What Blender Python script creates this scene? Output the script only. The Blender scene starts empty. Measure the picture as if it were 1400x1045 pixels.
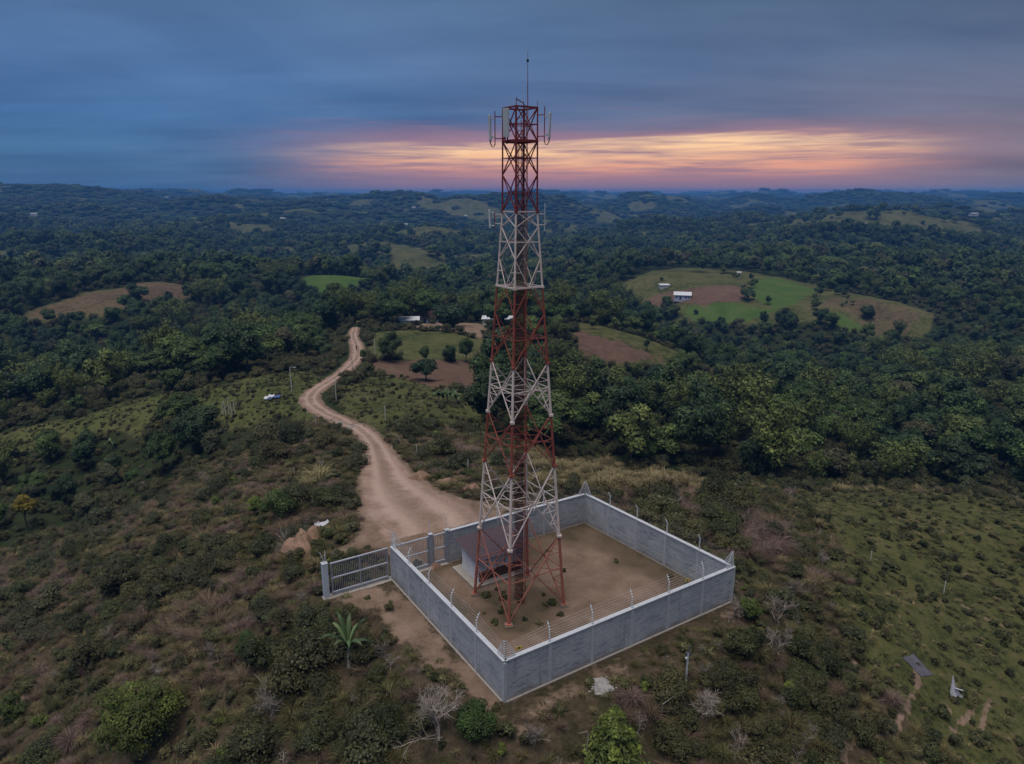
import bpy, math, random
import numpy as np
from mathutils import Vector, Matrix, Quaternion

R = math.radians
SC = bpy.context.scene
COL = SC.collection
random.seed(7)

# ---------------------------------------------------------------- camera
CAM_H = 30.6
PITCH = R(15.026)
FPX = 963.0                       # focal length in photograph pixels (1400 wide)
cam_d = bpy.data.cameras.new('camera')
cam = bpy.data.objects.new('camera', cam_d)
COL.objects.link(cam)
cam.location = (0, 0, CAM_H)
cam.rotation_euler = (R(90) - PITCH, 0, 0)
cam_d.sensor_width = 36.0
cam_d.lens = 36.0 * FPX / 1400.0
cam_d.clip_start = 0.5
cam_d.clip_end = 60000
SC.camera = cam

# ---------------------------------------------------------------- exposure
SC.view_settings.view_transform = 'Standard'
SC.view_settings.look = 'None'
SC.view_settings.gamma = 1.0
SC.view_settings.use_curve_mapping = False
SC.view_settings.exposure = 0.92
SC.cycles.max_bounces = 5
SC.cycles.diffuse_bounces = 1
SC.cycles.glossy_bounces = 2
SC.cycles.transmission_bounces = 2
SC.cycles.transparent_max_bounces = 4
SC.cycles.volume_bounces = 0
SC.cycles.use_denoising = True


class NT:
    """small helper round a node tree"""
    def __init__(self, tree):
        self.t = tree
        self.n = tree.nodes
        self.l = tree.links

    def node(self, kind, **kw):
        nd = self.n.new(kind)
        for k, v in kw.items():
            setattr(nd, k, v)
        return nd

    def link(self, a, b):
        self.l.new(a, b)

    def put(self, sock, v):
        if isinstance(v, bpy.types.NodeSocket):
            self.l.new(v, sock)
        else:
            sock.default_value = v

    def math(self, op, a, b=None, c=None, clamp=False):
        nd = self.node('ShaderNodeMath', operation=op, use_clamp=clamp)
        self.put(nd.inputs[0], a)
        if b is not None:
            self.put(nd.inputs[1], b)
        if c is not None:
            self.put(nd.inputs[2], c)
        return nd.outputs[0]

    def smooth(self, x, a, b):
        nd = self.node('ShaderNodeMapRange', interpolation_type='SMOOTHSTEP')
        self.put(nd.inputs['Value'], x)
        nd.inputs['From Min'].default_value = a
        nd.inputs['From Max'].default_value = b
        return nd.outputs['Result']

    def rng(self, x, a, b, c, d):
        nd = self.node('ShaderNodeMapRange')
        self.put(nd.inputs['Value'], x)
        for k, v in zip(('From Min', 'From Max', 'To Min', 'To Max'), (a, b, c, d)):
            nd.inputs[k].default_value = v
        return nd.outputs['Result']

    def mix(self, fac, a, b, blend='MIX'):
        nd = self.node('ShaderNodeMix', data_type='RGBA', blend_type=blend)
        self.put(nd.inputs[0], fac)
        for s, v in ((nd.inputs[6], a), (nd.inputs[7], b)):
            if isinstance(v, (tuple, list)) and len(v) == 3:
                v = (*v, 1)
            self.put(s, v)
        return nd.outputs[2]

    def ramp(self, fac, stops):
        nd = self.node('ShaderNodeValToRGB')
        el = nd.color_ramp.elements
        while len(el) < len(stops):
            el.new(0.5)
        for e, (p, c) in zip(el, stops):
            e.position = p
            e.color = (*c, 1)
        self.put(nd.inputs[0], fac)
        return nd.outputs[0]

    def noise(self, vec, scale, detail=4, rough=0.55, dist=0.0):
        nd = self.node('ShaderNodeTexNoise')
        if vec is not None:
            self.link(vec, nd.inputs['Vector'])
        nd.inputs['Scale'].default_value = scale
        nd.inputs['Detail'].default_value = detail
        nd.inputs['Roughness'].default_value = rough
        nd.inputs['Distortion'].default_value = dist
        return nd.outputs['Fac']


def lin(r, g, b):
    f = lambda c: (c / 255 / 12.92) if c <= 10.3 else ((c / 255 + 0.055) / 1.055) ** 2.4
    return (f(r), f(g), f(b))


# ---------------------------------------------------------------- sky: blue-grey cloud deck with a sunset gap low in the west
def build_world():
    w = bpy.data.worlds.new('World')
    SC.world = w
    w.use_nodes = True
    t = NT(w.node_tree)
    t.n.clear()
    tc = t.node('ShaderNodeTexCoord').outputs['Generated']
    sep = t.node('ShaderNodeSeparateXYZ')
    t.link(tc, sep.inputs[0])
    x, y, z = sep.outputs
    zz = t.math('MAXIMUM', z, 0.0)
    el = t.math('MULTIPLY', t.math('ARCSINE', zz), 180 / math.pi)
    az = t.math('MULTIPLY', t.math('ARCTAN2', x, y), 180 / math.pi)
    # the cloud deck, seen in perspective from below
    den = t.math('ADD', zz, 0.10)
    cv = t.node('ShaderNodeCombineXYZ')
    t.link(t.math('DIVIDE', x, den), cv.inputs[0])
    t.link(t.math('DIVIDE', y, den), cv.inputs[1])
    deck1 = t.noise(cv.outputs[0], 0.55, 5, 0.5, 0.6)
    st = t.node('ShaderNodeMapping')
    st.inputs['Scale'].default_value = (0.5, 1.6, 1)
    st.inputs['Rotation'].default_value = (0, 0, R(-14))
    t.link(cv.outputs[0], st.inputs[0])
    deck2 = t.noise(st.outputs[0], 0.9, 6, 0.55, 0.4)
    # streaks lying along the horizon
    sv = t.node('ShaderNodeCombineXYZ')
    t.link(t.math('MULTIPLY', az, 0.045), sv.inputs[0])
    t.link(t.math('ADD', t.math('MULTIPLY', el, 0.62), t.math('MULTIPLY', az, -0.010)), sv.inputs[1])
    strk = t.noise(sv.outputs[0], 1.0, 6, 0.58, 0.25)
    sv2 = t.node('ShaderNodeCombineXYZ')
    t.link(t.math('MULTIPLY', az, 0.10), sv2.inputs[0])
    t.link(t.math('MULTIPLY', el, 1.9), sv2.inputs[1])
    strk2 = t.noise(sv2.outputs[0], 1.0, 5, 0.6, 0.3)
    # cloud colours, by how high one looks
    e = t.math('DIVIDE', el, 32.0)
    base = t.ramp(e, [(0.0, lin(68, 98, 132)), (0.06, lin(66, 101, 138)), (0.16, lin(68, 105, 150)),
                      (0.28, lin(78, 111, 155)), (0.42, lin(82, 111, 148)), (1.0, lin(76, 102, 134))])
    grey = t.ramp(e, [(0.0, lin(116, 112, 126)), (0.07, lin(120, 110, 122)), (0.17, lin(104, 106, 128)),
                      (0.28, lin(90, 105, 132)), (0.42, lin(74, 92, 118)), (1.0, lin(66, 84, 110))])
    side = t.smooth(t.math('ADD', az, t.math('MULTIPLY', t.math('SUBTRACT', deck1, 0.5), 40.0)), -26.0, 36.0)
    c = t.mix(side, base, grey)
    lv = t.math('ADD', t.math('MULTIPLY', t.math('SUBTRACT', deck1, 0.5), 0.75),
                t.math('ADD', t.math('MULTIPLY', t.math('SUBTRACT', deck2, 0.5), 0.75), 1.0))
    lvc = t.node('ShaderNodeCombineColor')
    t.link(t.math('POWER', lv, 1.1), lvc.inputs[0])
    t.link(lv, lvc.inputs[1])
    t.link(t.math('POWER', lv, 0.8), lvc.inputs[2])
    c = t.mix(1.0, c, lvc.outputs[0], 'MULTIPLY')
    # pink bloom under the deck
    elw = t.math('ADD', el, t.math('MULTIPLY', t.math('SUBTRACT', strk, 0.5), 2.6))
    azw = t.math('ADD', az, t.math('MULTIPLY', t.math('SUBTRACT', strk, 0.5), 16.0))
    pb = t.math('MULTIPLY', t.math('MULTIPLY', t.smooth(azw, -29.0, -2.0), t.smooth(az, -30.0, -8.0)), t.math('SUBTRACT', 1.0, t.smooth(az, 18.0, 40.0)))
    pe = t.math('MULTIPLY', t.smooth(el, -2.4, 0.8), t.math('SUBTRACT', 1.0, t.smooth(elw, 3.5, 5.6)))
    c = t.mix(t.math('MULTIPLY', t.math('MULTIPLY', pb, pe), 0.66), c, lin(176, 124, 128))
    # the open gap: peach and orange
    top = t.math('ADD', 3.65, t.math('MULTIPLY', az, 0.022))
    d = t.math('SUBTRACT', elw, top)
    gap_hi = t.math('SUBTRACT', 1.0, t.smooth(d, -0.35, 0.40))
    gap_lo = t.smooth(elw, 0.5, 2.2)
    gz = t.math('MULTIPLY', t.math('MULTIPLY', t.smooth(azw, -24.0, -1.0), t.smooth(az, -25.0, -9.0)), t.math('SUBTRACT', 1.0, t.smooth(azw, 21.0, 32.0)))
    gap = t.math('MULTIPLY', t.math('MULTIPLY', gap_hi, gap_lo), gz)
    gap = t.math('MULTIPLY', gap, t.rng(strk2, 0.38, 0.60, 1.0, 0.22))
    gcol = t.ramp(t.math('DIVIDE', t.math('ADD', elw, t.math('MULTIPLY', t.math('SUBTRACT', strk2, 0.5), 1.5)), 6.0),
                  [(0.12, lin(204, 134, 122)), (0.30, lin(234, 164, 130)), (0.48, lin(244, 196, 150)),
                   (0.64, lin(246, 206, 162)), (0.76, lin(240, 168, 134))])
    c = t.mix(gap, c, gcol)
    # dark slips of cloud crossing the gap
    slip = t.math('MULTIPLY', t.smooth(strk2, 0.54, 0.68), t.math('MULTIPLY', t.smooth(el, 0.5, 2.0), t.math('SUBTRACT', 1.0, t.smooth(el, 4.0, 7.0))))
    c = t.mix(t.math('MULTIPLY', t.math('MULTIPLY', slip, pb), 0.55), c, lin(138, 112, 130))
    # below the horizon
    c = t.mix(t.smooth(z, -0.02, -0.004), lin(40, 48, 52), c)
    bg = t.node('ShaderNodeBackground')
    t.link(c, bg.inputs[0])
    bg.inputs[1].default_value = 0.62
    out = t.node('ShaderNodeOutputWorld')
    t.link(bg.outputs[0], out.inputs[0])


build_world()

# soft light of the bright dusk deck overhead
sun_d = bpy.data.lights.new('sun', 'SUN')
sun_d.energy = 1.5
sun_d.angle = R(50)
sun_d.color = (1.0, 0.93, 0.87)
sun = bpy.data.objects.new('sun', sun_d)
COL.objects.link(sun)
_sd = Vector((0.12, 0.22, -1.0))           # the way the light travels
sun.rotation_euler = _sd.to_track_quat('-Z', 'Y').to_euler()
sun.location = (0, 0, 90)

# ---------------------------------------------------------------- photograph pixel <-> place
CP, SP = math.cos(PITCH), math.sin(PITCH)


def ray(px, py):
    c = (px - 700.0) / FPX
    v = (522.5 - py) / FPX
    return np.array([c, CP + v * SP, -SP + v * CP])


def at_z(px, py, z):
    r = ray(px, py)
    k = (z - CAM_H) / r[2]
    return r * k + np.array([0, 0, CAM_H])


def at_d(px, py, d):
    r = ray(px, py)
    return r * (d / math.hypot(r[0], r[1])) + np.array([0, 0, CAM_H])


# ---------------------------------------------------------------- noise
_PERM = np.random.RandomState(5).permutation(4096)
_GR = np.random.RandomState(6).uniform(0, 2 * math.pi, 4096)


def perlin(x, y, seed=0):
    x = np.asarray(x, float)
    y = np.asarray(y, float)
    xi = np.floor(x).astype(np.int64)
    yi = np.floor(y).astype(np.int64)
    xf, yf = x - xi, y - yi
    u = xf * xf * xf * (xf * (xf * 6 - 15) + 10)
    v = yf * yf * yf * (yf * (yf * 6 - 15) + 10)

    def g(ix, iy, dx, dy):
        h = _PERM[(_PERM[(ix + seed * 31) & 4095] + iy) & 4095]
        a = _GR[h]
        return np.cos(a) * dx + np.sin(a) * dy
    n0 = g(xi, yi, xf, yf) * (1 - u) + g(xi + 1, yi, xf - 1, yf) * u
    n1 = g(xi, yi + 1, xf, yf - 1) * (1 - u) + g(xi + 1, yi + 1, xf - 1, yf - 1) * u
    return (n0 * (1 - v) + n1 * v) * 1.5


def fbm(x, y, octv=4, seed=0):
    s, a = 0.0, 1.0
    for k in range(octv):
        s = s + a * perlin(x * 2 ** k + 17.3 * k, y * 2 ** k - 9.1 * k, seed + k)
        a *= 0.5
    return s


def sstep(a, b, x):
    t = np.clip((x - a) / (b - a), 0, 1)
    return t * t * (3 - 2 * t)


# ---------------------------------------------------------------- the lie of the land
_ctrl = [   # pixel, pixel, ground height
    (688, 1000, -.6), (688, 1045, -1.8), (500, 1000, -2.6), (500, 900, -1.2), (450, 840, -.6), (300, 1040, -6), (300, 900, -5),
    (300, 780, -5.5), (150, 1040, -10), (150, 900, -9.5), (100, 760, -17), (0, 1040, -14), (0, 900, -16), (0, 800, -20),
    (380, 700, -2.5), (420, 780, -.6), (300, 680, -7.5), (200, 700, -13), (60, 700, -23), (0, 680, -26), (150, 650, -23),
    (300, 610, -14), (500, 700, -.2), (560, 695, -.2), (610, 695, -.2), (660, 675, -.5), (520, 640, -2), (490, 590, -5), (430, 555, -8.5), (450, 515, -11), (490, 485, -13),
    (485, 440, -17), (400, 540, -9), (350, 535, -10), (300, 545, -12), (200, 565, -15.5), (100, 590, -19), (0, 612, -23),
    (380, 510, -11), (250, 533, -14), (120, 562, -17.5), (0, 590, -21), (100, 510, -34), (250, 485, -33), (0, 500, -36),
    (400, 475, -23), (560, 540, -9), (600, 470, -14), (580, 510, -12), (640, 560, -8), (650, 610, -4), (600, 635, -2.6),
    (700, 642, -2), (600, 440, -17.5), (680, 440, -18), (800, 648, -2), (900, 660, -3.2), (1000, 690, -3.4), (1000, 720, -2),
    (1060, 765, -2.2), (1100, 705, -6), (1200, 700, -9), (1200, 760, -8), (1300, 680, -13), (1390, 685, -15), (1390, 800, -11.5),
    (1300, 850, -8.5), (1200, 850, -6), (1100, 850, -3.5), (1050, 900, -2.4), (1000, 1040, -3.6), (1200, 1040, -7),
    (1390, 1040, -10.5), (1390, 900, -10.5), (850, 980, -1), (860, 460, -20), (800, 445, -17), (930, 482, -25), (860, 498, -24),
    (930, 403, -31), (1000, 372, -27), (850, 392, -32), (1000, 430, -38), (1080, 402, -31), (1200, 422, -34), (1280, 432, -37),
    (1150, 450, -40), (1210, 468, -41), (150, 402, -22), (100, 416, -24), (210, 391, -21), (30, 438, -30), (110, 434, -29), (200, 420, -28), (265, 398, -24),
    (450, 378, -24), (440, 398, -30), (410, 387, -27), (490, 380, -25), (530, 345, -38), (560, 352, -40), (530, 334, -36), (480, 336, -38)]
_can = [     # a tree top there: the ground lies lower
    (800, 590, -7), (900, 610, -8), (1000, 610, -10), (1100, 590, -13), (1200, 610, -15), (1350, 610, -19), (880, 530, -13),
    (1000, 530, -18), (1100, 500, -27), (1250, 510, -30), (1380, 520, -29), (1300, 470, -37),
    (1390, 470, -34), (40, 454, -31), (130, 450, -30), (220, 440, -30), (290, 420, -28), (450, 412, -31), (410, 404, -31), (492, 406, -31), (530, 364, -50), (480, 360, -50), (590, 366, -50),
    (870, 424, -42), (930, 446, -42), (1000, 458, -43), (1080, 460, -43), (1140, 470, -45), (1200, 484, -48), (1275, 462, -46), (860, 514, -25), (930, 504, -27), (800, 502, -21), (990, 490, -30), (150, 480, -24), (50, 480, -26), (300, 440, -22), (380, 430, -20), (60, 650, -15), (200, 620, -12),
    (780, 500, -10), (780, 420, -20), (560, 410, -18), (640, 410, -18)]
_far = [     # pixel, pixel, distance
    (0, 256, 3400), (50, 255, 3500), (100, 255, 3500), (160, 261, 3500), (230, 267, 3600), (60, 264, 8500), (200, 267, 8500), (330, 267, 9000), (450, 268, 8500), (550, 268, 8500),
    (650, 264, 9000), (750, 266, 9000), (900, 266, 9000), (1000, 267, 9000), (1100, 268, 9000), (1250, 267, 9000), (1400, 267, 9000),
    (190, 274, 2500), (60, 281, 2200), (300, 275, 3500), (550, 273, 2300), (640, 281, 2000), (700, 290, 2000), (440, 283, 2500),
    (330, 287, 2500), (830, 279, 3500), (1000, 277, 4000), (1200, 278, 3500), (1380, 284, 3000), (1190, 298, 1400),
    (1090, 318, 1150), (1320, 322, 1300), (900, 306, 1800), (1050, 345, 800), (1350, 360, 700), (200, 310, 1500), (60, 320, 1300),
    (380, 320, 1300), (500, 318, 1500), (620, 340, 900), (760, 330, 1100), (250, 360, 650), (80, 365, 650), (900, 345, 800),
    (700, 380, 500), (780, 360, 650), (1300, 395, 520), (1390, 400, 480), (350, 385, 480), (560, 380, 520), (20, 390, 480)]
_pts = [at_z(*c) for c in _ctrl]
for a, b, zc in _can:
    q = at_z(a, b, zc)
    q[2] -= 9
    _pts.append(q)
for a, b, d in _far:
    q = at_d(a, b, d)
    if d < 8000:
        q[2] -= 8
    _pts.append(q)
for a in np.linspace(-1.2, 1.2, 9):
    _pts.append(np.array([14000 * math.sin(a), 14000 * math.cos(a), -60]))
    _pts.append(np.array([9 * math.sin(a), 9 * math.cos(a), -9 - 2 * abs(a)]))
for a in (-1.25, 1.25):
    for d, z in ((35, -14), (80, -22), (200, -32), (600, -38), (2000, -30), (6000, -10)):
        _pts.append(np.array([d * math.sin(a), d * math.cos(a), z]))
_pts = np.array(_pts)


def _uv(x, y):
    d = np.hypot(x, y)
    return np.arctan2(x, y), np.log(np.maximum(d, 4.0))


_pu, _pv = _uv(_pts[:, 0], _pts[:, 1])


def _tps(r2):
    return 0.5 * r2 * np.log(r2 + 1e-12)


_n = len(_pts)
_K = _tps((_pu[:, None] - _pu[None]) ** 2 + (_pv[:, None] - _pv[None]) ** 2) + np.eye(_n) * 0.0012
_Pm = np.stack([np.ones(_n), _pu, _pv], 1)
_M = np.block([[_K, _Pm], [_Pm.T, np.zeros((3, 3))]])
_W = np.linalg.solve(_M, np.concatenate([_pts[:, 2], np.zeros(3)]))

# compound corners (outer wall face), gate line
CA, CB, CC, CD = (np.array(p) for p in ((-.5, 37.1), (17.1, 48.4), (7.0, 62.1), (-9.9, 51.7)))
GDIR = (CC - CD) / np.linalg.norm(CC - CD)


def seg_dist(x, y, a, b):
    dx, dy = b[0] - a[0], b[1] - a[1]
    t = np.clip(((x - a[0]) * dx + (y - a[1]) * dy) / (dx * dx + dy * dy + 1e-9), 0, 1)
    return np.hypot(x - a[0] - t * dx, y - a[1] - t * dy), t


def poly_sd(x, y, P):
    """distance to a polygon, negative inside"""
    x = np.asarray(x, float)
    y = np.asarray(y, float)
    d = np.full(x.shape, 1e9)
    ins = np.zeros(x.shape, bool)
    n = len(P)
    for i in range(n):
        a, b = P[i], P[(i + 1) % n]
        d = np.minimum(d, seg_dist(x, y, a, b)[0])
        if a[1] != b[1]:
            c = ((a[1] > y) != (b[1] > y)) & (x < (b[0] - a[0]) * (y - a[1]) / (b[1] - a[1]) + a[0])
            ins ^= c
    return np.where(ins, -d, d)


def h_base(x, y):
    x = np.asarray(x, float)
    y = np.asarray(y, float)
    sh = x.shape
    x, y = x.ravel(), y.ravel()
    out = np.empty(len(x))
    for i in range(0, len(x), 40000):
        xs, ys = x[i:i + 40000], y[i:i + 40000]
        u, v = _uv(xs, ys)
        uc = np.clip(u, -1.25, 1.25)
        z = _W[_n] + _W[_n + 1] * uc + _W[_n + 2] * v
        z = z + _tps((uc[:, None] - _pu[None]) ** 2 + (v[:, None] - _pv[None]) ** 2) @ _W[:_n]
        d = np.hypot(xs, ys)
        k = sstep(480, 1200, d)
        z = z + k * (25 * fbm(xs / 300, ys / 240, 3, 3) + sstep(900, 2600, d) * (88 * (np.abs(fbm(xs / 950 + 3.1, ys / 620, 3, 9))) - 34) * (1 - .55 * sstep(4500, 8000, d)))
        z = z + sstep(5200, 7000, d) * (34 * np.abs(fbm(xs / 1500 + 7.7, ys / 900, 3, 13)) - 8)
        lim = 18 + 36 * sstep(1500, 3000, d)
        z = np.where((d > 600) & (z > lim - 10), lim - 10 * np.exp(-(np.maximum(z, lim - 10) - lim + 10) / 10), z)
        z = z + 21 * np.exp(-(((xs - 590) / 210) ** 2 + ((ys - 1190) / 190) ** 2)) + 9 * np.exp(-(((xs - 380) / 110) ** 2 + ((ys - 1090) / 110) ** 2))
        z = z + (1 - sstep(150, 500, d)) * sstep(20, 40, d) * 0.5 * fbm(xs / 9, ys / 9, 3, 21)
        far = sstep(1.15, 1.6, np.abs(u))
        z = z * (1 - far) + far * (-20)
        out[i:i + 40000] = z
    return out.reshape(sh)


_GATE_END = CD - GDIR * 5.4
_flat_poly = [CA, CB, CC, CD]


def h_flat(x, y):
    z = h_base(x, y)
    sd = poly_sd(x, y, _flat_poly)
    w = 1 - sstep(1.0, 7.0, sd)
    z = z * (1 - w)
    gd, _ = seg_dist(np.asarray(x, float), np.asarray(y, float), _GATE_END, CD)
    w2 = 1 - sstep(1.0, 4.5, gd)
    return z * (1 - w2)


_SD = np.exp(np.linspace(math.log(14), math.log(13000), 1400))


def ground_hit(px, py, hf, dmax=13000):
    r = ray(px, py)
    k = _SD / math.hypot(r[0], r[1])
    z = CAM_H + r[2] * k
    g = hf(r[0] * k, r[1] * k)
    below = np.nonzero((z < g) & (_SD < dmax))[0]
    if len(below) == 0:
        i = int(np.argmin(np.where(_SD < dmax, z - g, 1e9)))
        q = np.array([r[0] * k[i], r[1] * k[i], 0])
    else:
        i = below[0]
        a, b = k[max(i - 1, 0)], k[i]
        f0, f1 = (CAM_H + r[2] * a) - g[max(i - 1, 0)], (CAM_H + r[2] * b) - g[i]
        kk = a + (b - a) * f0 / (f0 - f1 + 1e-9)
        q = np.array([r[0] * kk, r[1] * kk, 0])
    q[2] = float(hf(np.array([q[0]]), np.array([q[1]]))[0])
    return q


# ---------------------------------------------------------------- the dirt road
_road_px = [(600, 722, 5.5), (560, 690, 5.0), (533, 660, 3.6), (522, 630, 2.4), (512, 608, 1.8), (495, 590, 1.6), (470, 577, 1.5), (445, 566, 1.6), (427, 553, 1.8),
            (424, 543, 1.8), (436, 531, 1.7), (455, 518, 1.7), (475, 504, 1.8), (487, 491, 1.9), (489, 478, 1.9), (483, 462, 1.8), (484, 453, 1.5), (486, 448, 1.2)]
_rp = [ground_hit(a, b, h_flat, 420) for a, b, w in _road_px]
_rw = [w for a, b, w in _road_px]


def catmull(P, per):
    P = np.array(P, float)
    Q = np.vstack([2 * P[0] - P[1], P, 2 * P[-1] - P[-2]])
    o = []
    for i in range(1, len(Q) - 2):
        for t in np.linspace(0, 1, per, endpoint=False):
            a, b, c, d = Q[i - 1:i + 3]
            o.append(0.5 * (2 * b + (c - a) * t + (2 * a - 5 * b + 4 * c - d) * t * t + (3 * b - a - 3 * c + d) * t ** 3))
    o.append(P[-1])
    return np.array(o)


ROAD = catmull(np.column_stack([np.array(_rp)[:, :2], _rw]), 14)
_rz = h_flat(ROAD[:, 0], ROAD[:, 1])
for _ in range(6):
    _rz[1:-1] = (_rz[:-2] + _rz[1:-1] + _rz[2:]) / 3
_gd = seg_dist(ROAD[:, 0], ROAD[:, 1], CD, CC)[0]
ROADZ = _rz * sstep(4, 16, _gd)


def road_near(x, y):
    """distance to the road's middle, its half width and height there"""
    x = np.asarray(x, float)
    y = np.asarray(y, float)
    sh = x.shape
    x, y = x.ravel(), y.ravel()
    best = np.full(len(x), 1e9)
    bi = np.zeros(len(x), int)
    for i in range(len(ROAD)):
        d = np.hypot(x - ROAD[i, 0], y - ROAD[i, 1])
        m = d < best
        best[m] = d[m]
        bi[m] = i
    return best.reshape(sh), ROAD[bi, 2].reshape(sh), ROADZ[bi].reshape(sh)


def H(x, y):
    z = h_flat(x, y)
    d, w, rz = road_near(x, y)
    k = 1 - sstep(w * 0.9, w * 0.9 + 3.5, d)
    return z * (1 - k) + k * rz


def H1(x, y):
    return float(H(np.array([x]), np.array([y]))[0])


def G(px, py, dmax=13000):
    return ground_hit(px, py, H, dmax)


def wpoly(pix, dmax=13000):
    return [G(a, b, dmax)[:2] for a, b in pix]

# ---------------------------------------------------------------- materials
MATS = {}


def _coords(t, obj=True):
    tc = t.node('ShaderNodeTexCoord')
    return tc.outputs['Object']


def mat_plain(name, col, rough=0.7, metal=0.0, var=0.12, scale=3.0, bump=0.0, dirt=None, spec=0.3, world=False):
    if name in MATS:
        return MATS[name]
    m = bpy.data.materials.new(name)
    m.use_nodes = True
    t = NT(m.node_tree)
    b = t.n['Principled BSDF']
    if world:
        v = t.node('ShaderNodeNewGeometry').outputs['Position']
    else:
        v = _coords(t)
    n1 = t.noise(v, scale, 5, 0.6)
    n2 = t.noise(v, scale * 7.3, 3, 0.6)
    k = t.math('ADD', t.rng(n1, 0.3, 0.7, 1 - var, 1 + var), t.rng(n2, 0.3, 0.7, -var * .5, var * .5))
    cc = t.node('ShaderNodeCombineColor')
    for i in range(3):
        t.link(k, cc.inputs[i])
    c = t.mix(1.0, col, cc.outputs[0], 'MULTIPLY')
    if dirt:
        c = t.mix(t.math('MULTIPLY', t.smooth(n1, 0.5, 0.72), dirt[1]), c, dirt[0])
    t.link(c, b.inputs['Base Color'])
    b.inputs['Roughness'].default_value = rough
    b.inputs['Metallic'].default_value = metal
    b.inputs['Specular IOR Level'].default_value = spec
    if bump:
        bm = t.node('ShaderNodeBump')
        bm.inputs['Strength'].default_value = bump
        bm.inputs['Distance'].default_value = 0.02
        t.link(n2, bm.inputs['Height'])
        t.link(bm.outputs[0], b.inputs['Normal'])
    MATS[name] = m
    return m


def mat_ground():
    m = bpy.data.materials.new('ground_cover')
    m.use_nodes = True
    t = NT(m.node_tree)
    b = t.n['Principled BSDF']
    pos = t.node('ShaderNodeNewGeometry').outputs['Position']

    def att(n):
        a = t.node('ShaderNodeAttribute', attribute_name=n)
        return a.outputs['Fac']
    nb = t.noise(pos, 0.06, 5, 0.6, 0.4)
    nm = t.noise(pos, 0.45, 6, 0.62, 0.3)
    nf = t.noise(pos, 2.6, 5, 0.65)
    nff = t.noise(pos, 11.0, 4, 0.7)
    mixn = t.math('ADD', t.math('MULTIPLY', nm, 0.5), t.math('MULTIPLY', nf, 0.5))
    litter = t.ramp(mixn, [(0.30, (0.028, 0.023, 0.014)), (0.45, (0.055, 0.045, 0.025)), (0.55, (0.088, 0.065, 0.042)), (0.70, (0.13, 0.095, 0.065))])
    grass = t.ramp(t.math('ADD', t.math('MULTIPLY', nb, 0.30), t.math('ADD', t.math('MULTIPLY', nm, 0.40), t.math('MULTIPLY', nf, 0.30))),
                   [(0.38, (0.022, 0.026, 0.011)), (0.45, (0.052, 0.058, 0.020)), (0.51, (0.090, 0.092, 0.032)), (0.57, (0.115, 0.100, 0.044)), (0.64, (0.15, 0.115, 0.066))])
    lush = t.ramp(t.math('ADD', t.math('MULTIPLY', nb, 0.6), t.math('MULTIPLY', nf, 0.4)),
                  [(0.3, (0.036, 0.076, 0.016)), (0.5, (0.066, 0.108, 0.024)), (0.7, (0.105, 0.125, 0.04))])
    soil = t.ramp(t.math('ADD', t.math('MULTIPLY', nm, 0.55), t.math('MULTIPLY', nff, 0.45)),
                  [(0.3, (0.115, 0.076, 0.052)), (0.46, (0.20, 0.135, 0.096)), (0.56, (0.26, 0.18, 0.132)), (0.72, (0.36, 0.26, 0.20))])
    field = t.ramp(t.math('ADD', t.math('MULTIPLY', nb, 0.5), t.math('MULTIPLY', nm, 0.5)),
                   [(0.3, (0.085, 0.05, 0.036)), (0.5, (0.135, 0.082, 0.058)), (0.7, (0.16, 0.115, 0.07))])
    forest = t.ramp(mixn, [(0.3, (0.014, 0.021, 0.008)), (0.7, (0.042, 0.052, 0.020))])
    edge = t.math('MULTIPLY', t.math('SUBTRACT', mixn, 0.5), 1.5)

    def w(n):
        return t.smooth(t.math('ADD', att(n), edge), 0.30, 0.70)
    c = t.mix(w('m_grass'), litter, grass)
    c = t.mix(w('m_lush'), c, lush)
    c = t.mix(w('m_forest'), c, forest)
    c = t.mix(w('m_field'), c, field)
    c = t.mix(w('m_soil'), c, soil)
    damp = att('m_damp')
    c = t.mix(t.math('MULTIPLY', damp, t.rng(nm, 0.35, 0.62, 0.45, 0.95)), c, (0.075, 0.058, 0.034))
    t.link(c, b.inputs['Base Color'])
    b.inputs['Roughness'].default_value = 0.95
    b.inputs['Specular IOR Level'].default_value = 0.08
    bm = t.node('ShaderNodeBump')
    bm.inputs['Strength'].default_value = 0.9
    bm.inputs['Distance'].default_value = 0.25
    t.link(t.math('ADD', t.math('MULTIPLY', nf, 1.0), t.math('ADD', t.math('MULTIPLY', nff, 0.25), nm)), bm.inputs['Height'])
    t.link(bm.outputs[0], b.inputs['Normal'])
    return m


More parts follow.
